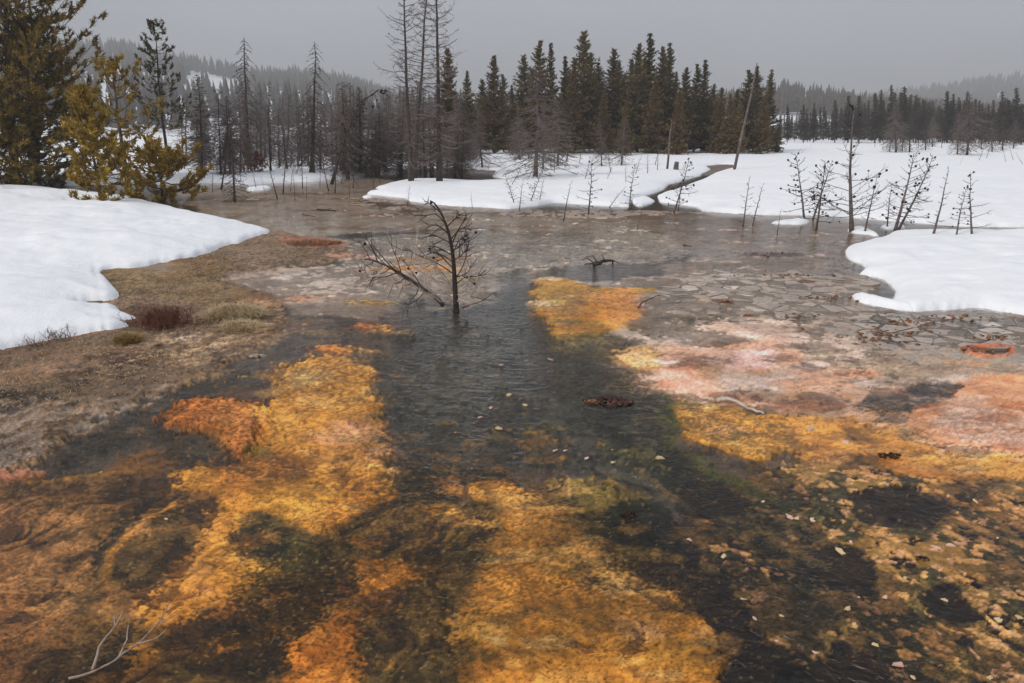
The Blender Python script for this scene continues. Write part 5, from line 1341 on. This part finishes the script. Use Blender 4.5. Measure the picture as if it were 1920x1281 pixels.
clump('debris_clump', 'pale torn debris at the bend of the left channel', 'mat clump', 482, 668, 34, .04, 'plate', seed=5)
clump('mat_clump', 'dark lump among the broken mats at lower right', 'mat clump', 1728, 1052, 30, .03, seed=6)
clump('mat_clump', 'dark folded lump on the olive mat below the pink sinter', 'mat clump', 1668, 858, 46, .03, seed=7)
clump('mat_clump', 'rust lump on the cracked grey flat', 'mat clump', 1362, 567, 26, .05, 'plate_rust', seed=8)
clump('mat_clump', 'rusty lump near the white sinter rim', 'mat clump', 1402, 594, 20, .04, 'plate_rust', seed=9)

# ------------------------------------------------------------------ cracked sinter plates and torn flakes (pieces of the ground)
def clip(poly, nx, ny, d):
    out = []
    m = len(poly)
    for i in range(m):
        a, b = poly[i], poly[(i + 1) % m]
        da, db = a[0] * nx + a[1] * ny - d, b[0] * nx + b[1] * ny - d
        if da <= 0: out.append(a)
        if da * db < 0:
            t = da / (da - db); out.append((a[0] + (b[0] - a[0]) * t, a[1] + (b[1] - a[1]) * t))
    return out
ZONE = np.array([G(*q)[:2] for q in [(1380, 508), (1600, 516), (1650, 545), (1590, 562), (1640, 588), (1760, 592), (1920, 602), (1960, 620), (1960, 665), (1760, 672), (1580, 640), (1500, 600), (1380, 575), (1250, 560), (1250, 535)]])
CR = np.random.default_rng(17)
cell = 0.27
lo, hi = ZONE.min(0), ZONE.max(0)
S = CR.uniform(lo, hi, (int(np.prod(hi - lo) / 0.06), 2))
inz = sdf(ZONE, S[:, 0], S[:, 1])
count = 0
for k in CR.permutation(len(S)):
    if inz[k] < -0.05 or count >= 298: continue
    p = S[k]
    d2 = np.hypot(S[:, 0] - p[0], S[:, 1] - p[1])
    poly = [(-.4, -.4), (.4, -.4), (.4, .4), (-.4, .4)]
    for j in np.argsort(d2)[1:14]:
        v = S[j] - p; l = np.hypot(*v)
        poly = clip(poly, v[0] / l, v[1] / l, l / 2)
    if len(poly) < 3: continue
    sh = CR.uniform(0.80, 0.97)
    poly = np.array(poly) * sh
    # cut the corners so the outline is worn
    pp = []
    for i in range(len(poly)):
        a, b = poly[i], poly[(i + 1) % len(poly)]
        pp.append(a * .93 + b * .07); pp.append((a + b) * .5 * (1 + CR.normal(0, .05))); pp.append(a * .07 + b * .93)
    pp = np.array(pp) * (1 + CR.normal(0, .03, (len(pp), 1)))
    m = len(pp); th = CR.uniform(-.004, .006)
    tx, ty = CR.normal(0, .015, 2)
    Vp = [(a, b, -0.04) for a, b in pp] + [(a * .985, b * .985, th * .7 + a * tx + b * ty) for a, b in pp] + [(a * .9, b * .9, th + a * tx + b * ty) for a, b in pp] + [(0, 0, th * 0.9)]
    Fp = []
    for i in range(m):
        j = (i + 1) % m
        Fp += [(i, j, m + j, m + i), (m + i, m + j, 2 * m + j, 2 * m + i), (2 * m + i, 2 * m + j, 3 * m)]
    me_ = bpy.data.meshes.new('crust_plate'); me_.from_pydata(Vp, [], Fp)
    pale_ = fbm(np.array([p[0] * .6]), np.array([p[1] * .6]), 2, 8)[0]
    rr = CR.random()
    me_.materials.append(M['plate_rust'] if rr < .02 else (M['plate_pale'] if rr < .05 + .2 * pale_ else M['plate']))
    o = link('crust_plate', me_, ground); o.location = (p[0], p[1], ground_z(p[0], p[1]) * .5 + .002)
    count += 1

FM = []
for i in range(14):
    m = CR.integers(6, 9); an = np.sort(CR.uniform(0, 6.28, m)); rr = CR.uniform(.5, 1.1, m)
    pp = np.column_stack([np.cos(an) * rr, np.sin(an) * rr * CR.uniform(.5, .9)])
    Vp = [(a, b, -.25) for a, b in pp] + [(a * .9, b * .9, CR.uniform(.1, .3)) for a, b in pp] + [(0, 0, .3)]
    Fp = []
    for a in range(m):
        b = (a + 1) % m; Fp += [(a, b, m + b, m + a), (m + a, m + b, 2 * m)]
    me_ = bpy.data.meshes.new('mat_flake'); me_.from_pydata(Vp, [], Fp); me_.materials.append(M['flake_pink'] if i % 2 else M['flake_cream']); FM.append(me_)
fk = [(1240, 860, 13), (1590, 832, 14), (1520, 808, 12), (1480, 970, 10), (1575, 1036, 13), (1598, 1018, 8), (1355, 1043, 10), (1293, 1012, 8), (1586, 1140, 13), (1600, 1172, 10), (1640, 1210, 9), (1686, 1248, 18), (1395, 1124, 9), (1770, 1125, 10), (1870, 1163, 14), (1910, 1160, 12), (1755, 1030, 10), (1780, 1025, 10), (1495, 972, 9), (1518, 975, 10),
      (953, 741, 10), (920, 765, 7), (935, 805, 10), (900, 783, 6), (1040, 845, 8), (1062, 846, 6), (308, 976, 9), (190, 886, 6), (1855, 1270, 9), (1712, 1270, 9), (1830, 940, 8), (1700, 1085, 9), (1660, 1120, 8), (1455, 1205, 6), (1530, 1225, 8), (1415, 1160, 7), (1205, 690, 7), (1030, 675, 10), (940, 685, 6), (985, 760, 7), (1100, 860, 6), (1150, 870, 7)]
for _ in range(10):
    if CR.random() < .6: fk.append((CR.uniform(1320, 1915), CR.uniform(900, 1275), CR.uniform(2.5, 7)))
    elif CR.random() < .6: fk.append((CR.uniform(780, 1220), CR.uniform(690, 900), CR.uniform(2, 5)))
    else: fk.append((CR.uniform(60, 860), CR.uniform(880, 1270), CR.uniform(1.8, 3.5)))
for (x, y, s_) in fk:
    g = G(x, y); k = s_ * g[1] / F * 1.15
    o = link('mat_flake', FM[CR.integers(0, 14)], ground)
    o.location = (g[0], g[1], max(ground_z(g[0], g[1]), 0.0) + .003)
    o.rotation_euler = (CR.normal(0, .12), CR.normal(0, .12), CR.uniform(0, 6.28)); o.scale = (k, k, k * .5)

# rusty crumbs scattered on the cracked flat: uncountable, one piece of the ground
cr = MB(); rnd2 = random.Random(31)
for (x, y, rx, ry, m) in [(1700, 605, 60, 8, 40), (1660, 625, 80, 10, 50), (1500, 595, 40, 5, 24), (1790, 600, 80, 8, 40), (1640, 640, 60, 8, 30), (1860, 635, 40, 5, 24), (1460, 517, 90, 3, 40), (1560, 560, 60, 6, 24), (1445, 478, 50, 4, 40), (1840, 660, 40, 6, 20), (1130, 755, 50, 6, 30)]:
    for _ in range(m):
        g = G(x + rnd2.gauss(0, rx * .5), y + rnd2.gauss(0, ry * .5))
        cr.blob((g[0], g[1], max(0, ground_z(g[0], g[1])) + .01), .007 + .02 * rnd2.random() ** 2, 5, 4, .4, rnd2, (1.3, 1, .6))
o = cr.build('mat_crumbs', M['plate_rust'], ground); o['kind'] = 'stuff'

# ------------------------------------------------------------------ dead grass of the left bank
def blades(pts, n_, ln, wd, bend, r, zfun):
    """curved flat blades, two quads each"""
    m = len(pts)
    VV = []
    az = r.uniform(0, 6.28, m); L = ln * (0.5 + r.random(m)); tl = bend * (0.4 + 0.9 * r.random(m))
    d = np.column_stack([np.cos(az), np.sin(az), np.zeros(m)]); s = np.column_stack([-np.sin(az), np.cos(az), np.zeros(m)]) * wd
    up = np.array([0, 0, 1.0])
    b = np.asarray(pts)
    p1 = b + d * (L * np.sin(tl) * .5)[:, None] + up * (L * np.cos(tl) * .55)[:, None]
    p2 = b + d * (L * np.sin(tl) * 1.1)[:, None] + up * (L * np.cos(tl) * .62 * np.clip(1.3 - tl * .5, .3, 2))[:, None]
    V_ = np.stack([b - s * .5, b + s * .5, p1 + s * .4, p1 - s * .4, p2 + s * .08, p2 - s * .08], 1).reshape(-1, 3)
    k = np.arange(m)[:, None] * 6
    F_ = np.vstack([k + np.array([0, 1, 2, 3]), k + np.array([3, 2, 4, 5])])
    return V_, F_
GR = np.random.default_rng(41)
BK = np.array([G(*q)[:2] for q in [(-500, 640), (0, 663), (120, 640), (235, 622), (245, 600), (215, 560), (190, 515), (300, 498), (430, 465), (495, 440), (640, 470), (470, 512), (450, 535), (540, 575), (510, 630), (440, 680), (330, 725), (160, 795), (0, 860), (-500, 960)]])
lo, hi = BK.min(0), BK.max(0)
c = GR.uniform(lo, hi, (46000, 2))
c = c[sdf(BK, c[:, 0], c[:, 1]) > 0.16]
dn = fbm(c[:, 0] * 1.5, c[:, 1] * 1.5, 3, 66)
c = c[dn > GR.uniform(-1.0, 0.5, len(c))]
zz = np.array([ground_z(a, b) for a, b in c])
V_, F_ = blades(np.column_stack([c, zz]), 1, 0.045, 0.006, 1.5, GR, None)
o = tag(link('dead_grass', np_mesh('dead_grass', V_, F_, M['grass'], False)), 'matted dead brown grass on the left bank', 'grass', kind='stuff')
# tussocks and small plants
def tuft(name, label, cat, px, py, rx, ry, n_, ln, wd, bend, mat, hill_h=0.0, seed=1):
    r = np.random.default_rng(seed); g = G(px, py, .06); k = g[1] / F
    a = r.uniform(0, 6.28, n_); q = np.sqrt(r.random(n_))
    lx = np.cos(a) * q * rx * k; ly = np.sin(a) * q * ry * k
    lz = hill_h * (1 - q * q)
    V_, F_ = blades(np.column_stack([lx, ly, lz]), 1, ln, wd, bend, r, None)
    o = link(name, np_mesh(name, V_, F_, M[mat], False)); o.location = (g[0], g[1], ground_z(g[0], g[1]))
    return tag(o, label, cat)
tuft('grass_tussock', 'pale combed grass tussock beside the reddish shrub', 'grass tussock', 440, 590, 62, 40, 4200, .14, .006, 1.5, 'tussock', .10, 2)
tuft('grass_tussock', 'small lower pale tussock in front of the combed one', 'grass tussock', 452, 612, 40, 26, 1600, .11, .006, 1.5, 'tussock', .06, 3)
tuft('grass_tuft', 'small yellow grass tuft at the snow tip', 'grass tuft', 240, 637, 24, 20, 700, .13, .005, 1.0, 'tuft', .03, 4)
tuft('grass_tuft', 'rusty grass fringe on the spit where bank meets pond', 'grass tuft', 590, 456, 52, 26, 1500, .09, .008, .9, 'plate_rust', .02, 5)
tuft('grass_tuft', 'dry grass poking through the snow edge at far left', 'grass tuft', 58, 644, 26, 16, 60, .16, .005, 1.2, 'shrub', 0, 6)
def shrub(px, py, w_, h, n_, seed, label, mat='shrub'):
    rnd = random.Random(seed); g = G(px, py, .06); mb = MB(); k = g[1] / F
    for i in range(n_):
        b = np.array([rnd.gauss(0, w_ * .22) * k, rnd.gauss(0, w_ * .16) * k, 0]); d = unit(np.array([rnd.gauss(0, .45), rnd.gauss(0, .4), 1])); l = h * (.4 + .7 * rnd.random())
        e = b + d * l + np.array([rnd.gauss(0, .03), 0, 0])
        mb.tube([b, b + d * l * .5, e], [.0035, .003, .0015], 3, cap=False)
        for _ in range(3):
            f = .3 + .6 * rnd.random(); bb = b + d * l * f; d2 = unit(d + np.array([rnd.gauss(0, .7), rnd.gauss(0, .6), 0]))
            mb.tube([bb, bb + d2 * l * .35], [.0025, .0012], 3, cap=False)
    o = mb.build('low_shrub', M[mat]); o.location = (g[0], g[1], ground_z(g[0], g[1]) - .01)
    return tag(o, label, 'shrub')
shrub(300, 605, 110, .26, 260, 8, 'reddish bare-stemmed low shrub at the tip of the left snow bank')
shrub(110, 632, 60, .20, 26, 9, 'sparse arching brown stems poking through the left snow edge', 'shrub')
shrub(390, 470, 12, .2, 2, 10, 'tiny dry stalk on the edge of the left snow bank', 'bark_dark')

# ------------------------------------------------------------------ haze: the snowy air
hz = bpy.data.meshes.new('haze')
a0, a1, b0, b1, c0, c1 = -1500, 2000, -80, 1500, -1.6, 124
hz.from_pydata([(a0, b0, c0), (a1, b0, c0), (a1, b1, c0), (a0, b1, c0), (a0, b0, c1), (a1, b0, c1), (a1, b1, c1), (a0, b1, c1)], [], [(3, 2, 1, 0), (4, 5, 6, 7), (0, 1, 5, 4), (1, 2, 6, 5), (2, 3, 7, 6), (3, 0, 4, 7)])
hm = bpy.data.materials.new('snowy_air'); hm.use_nodes = True
hm.node_tree.nodes.clear()
ho = hm.node_tree.nodes.new('ShaderNodeOutputMaterial'); pv = hm.node_tree.nodes.new('ShaderNodeVolumePrincipled')
pv.inputs['Color'].default_value = (0.93, 0.95, 0.98, 1); pv.inputs['Density'].default_value = 0.0011; pv.inputs['Anisotropy'].default_value = 0.0
hm.node_tree.links.new(pv.outputs[0], ho.inputs['Volume'])
hz.materials.append(hm)
tag(link('haze', hz), 'grey snowy haze filling the air', kind='stuff')
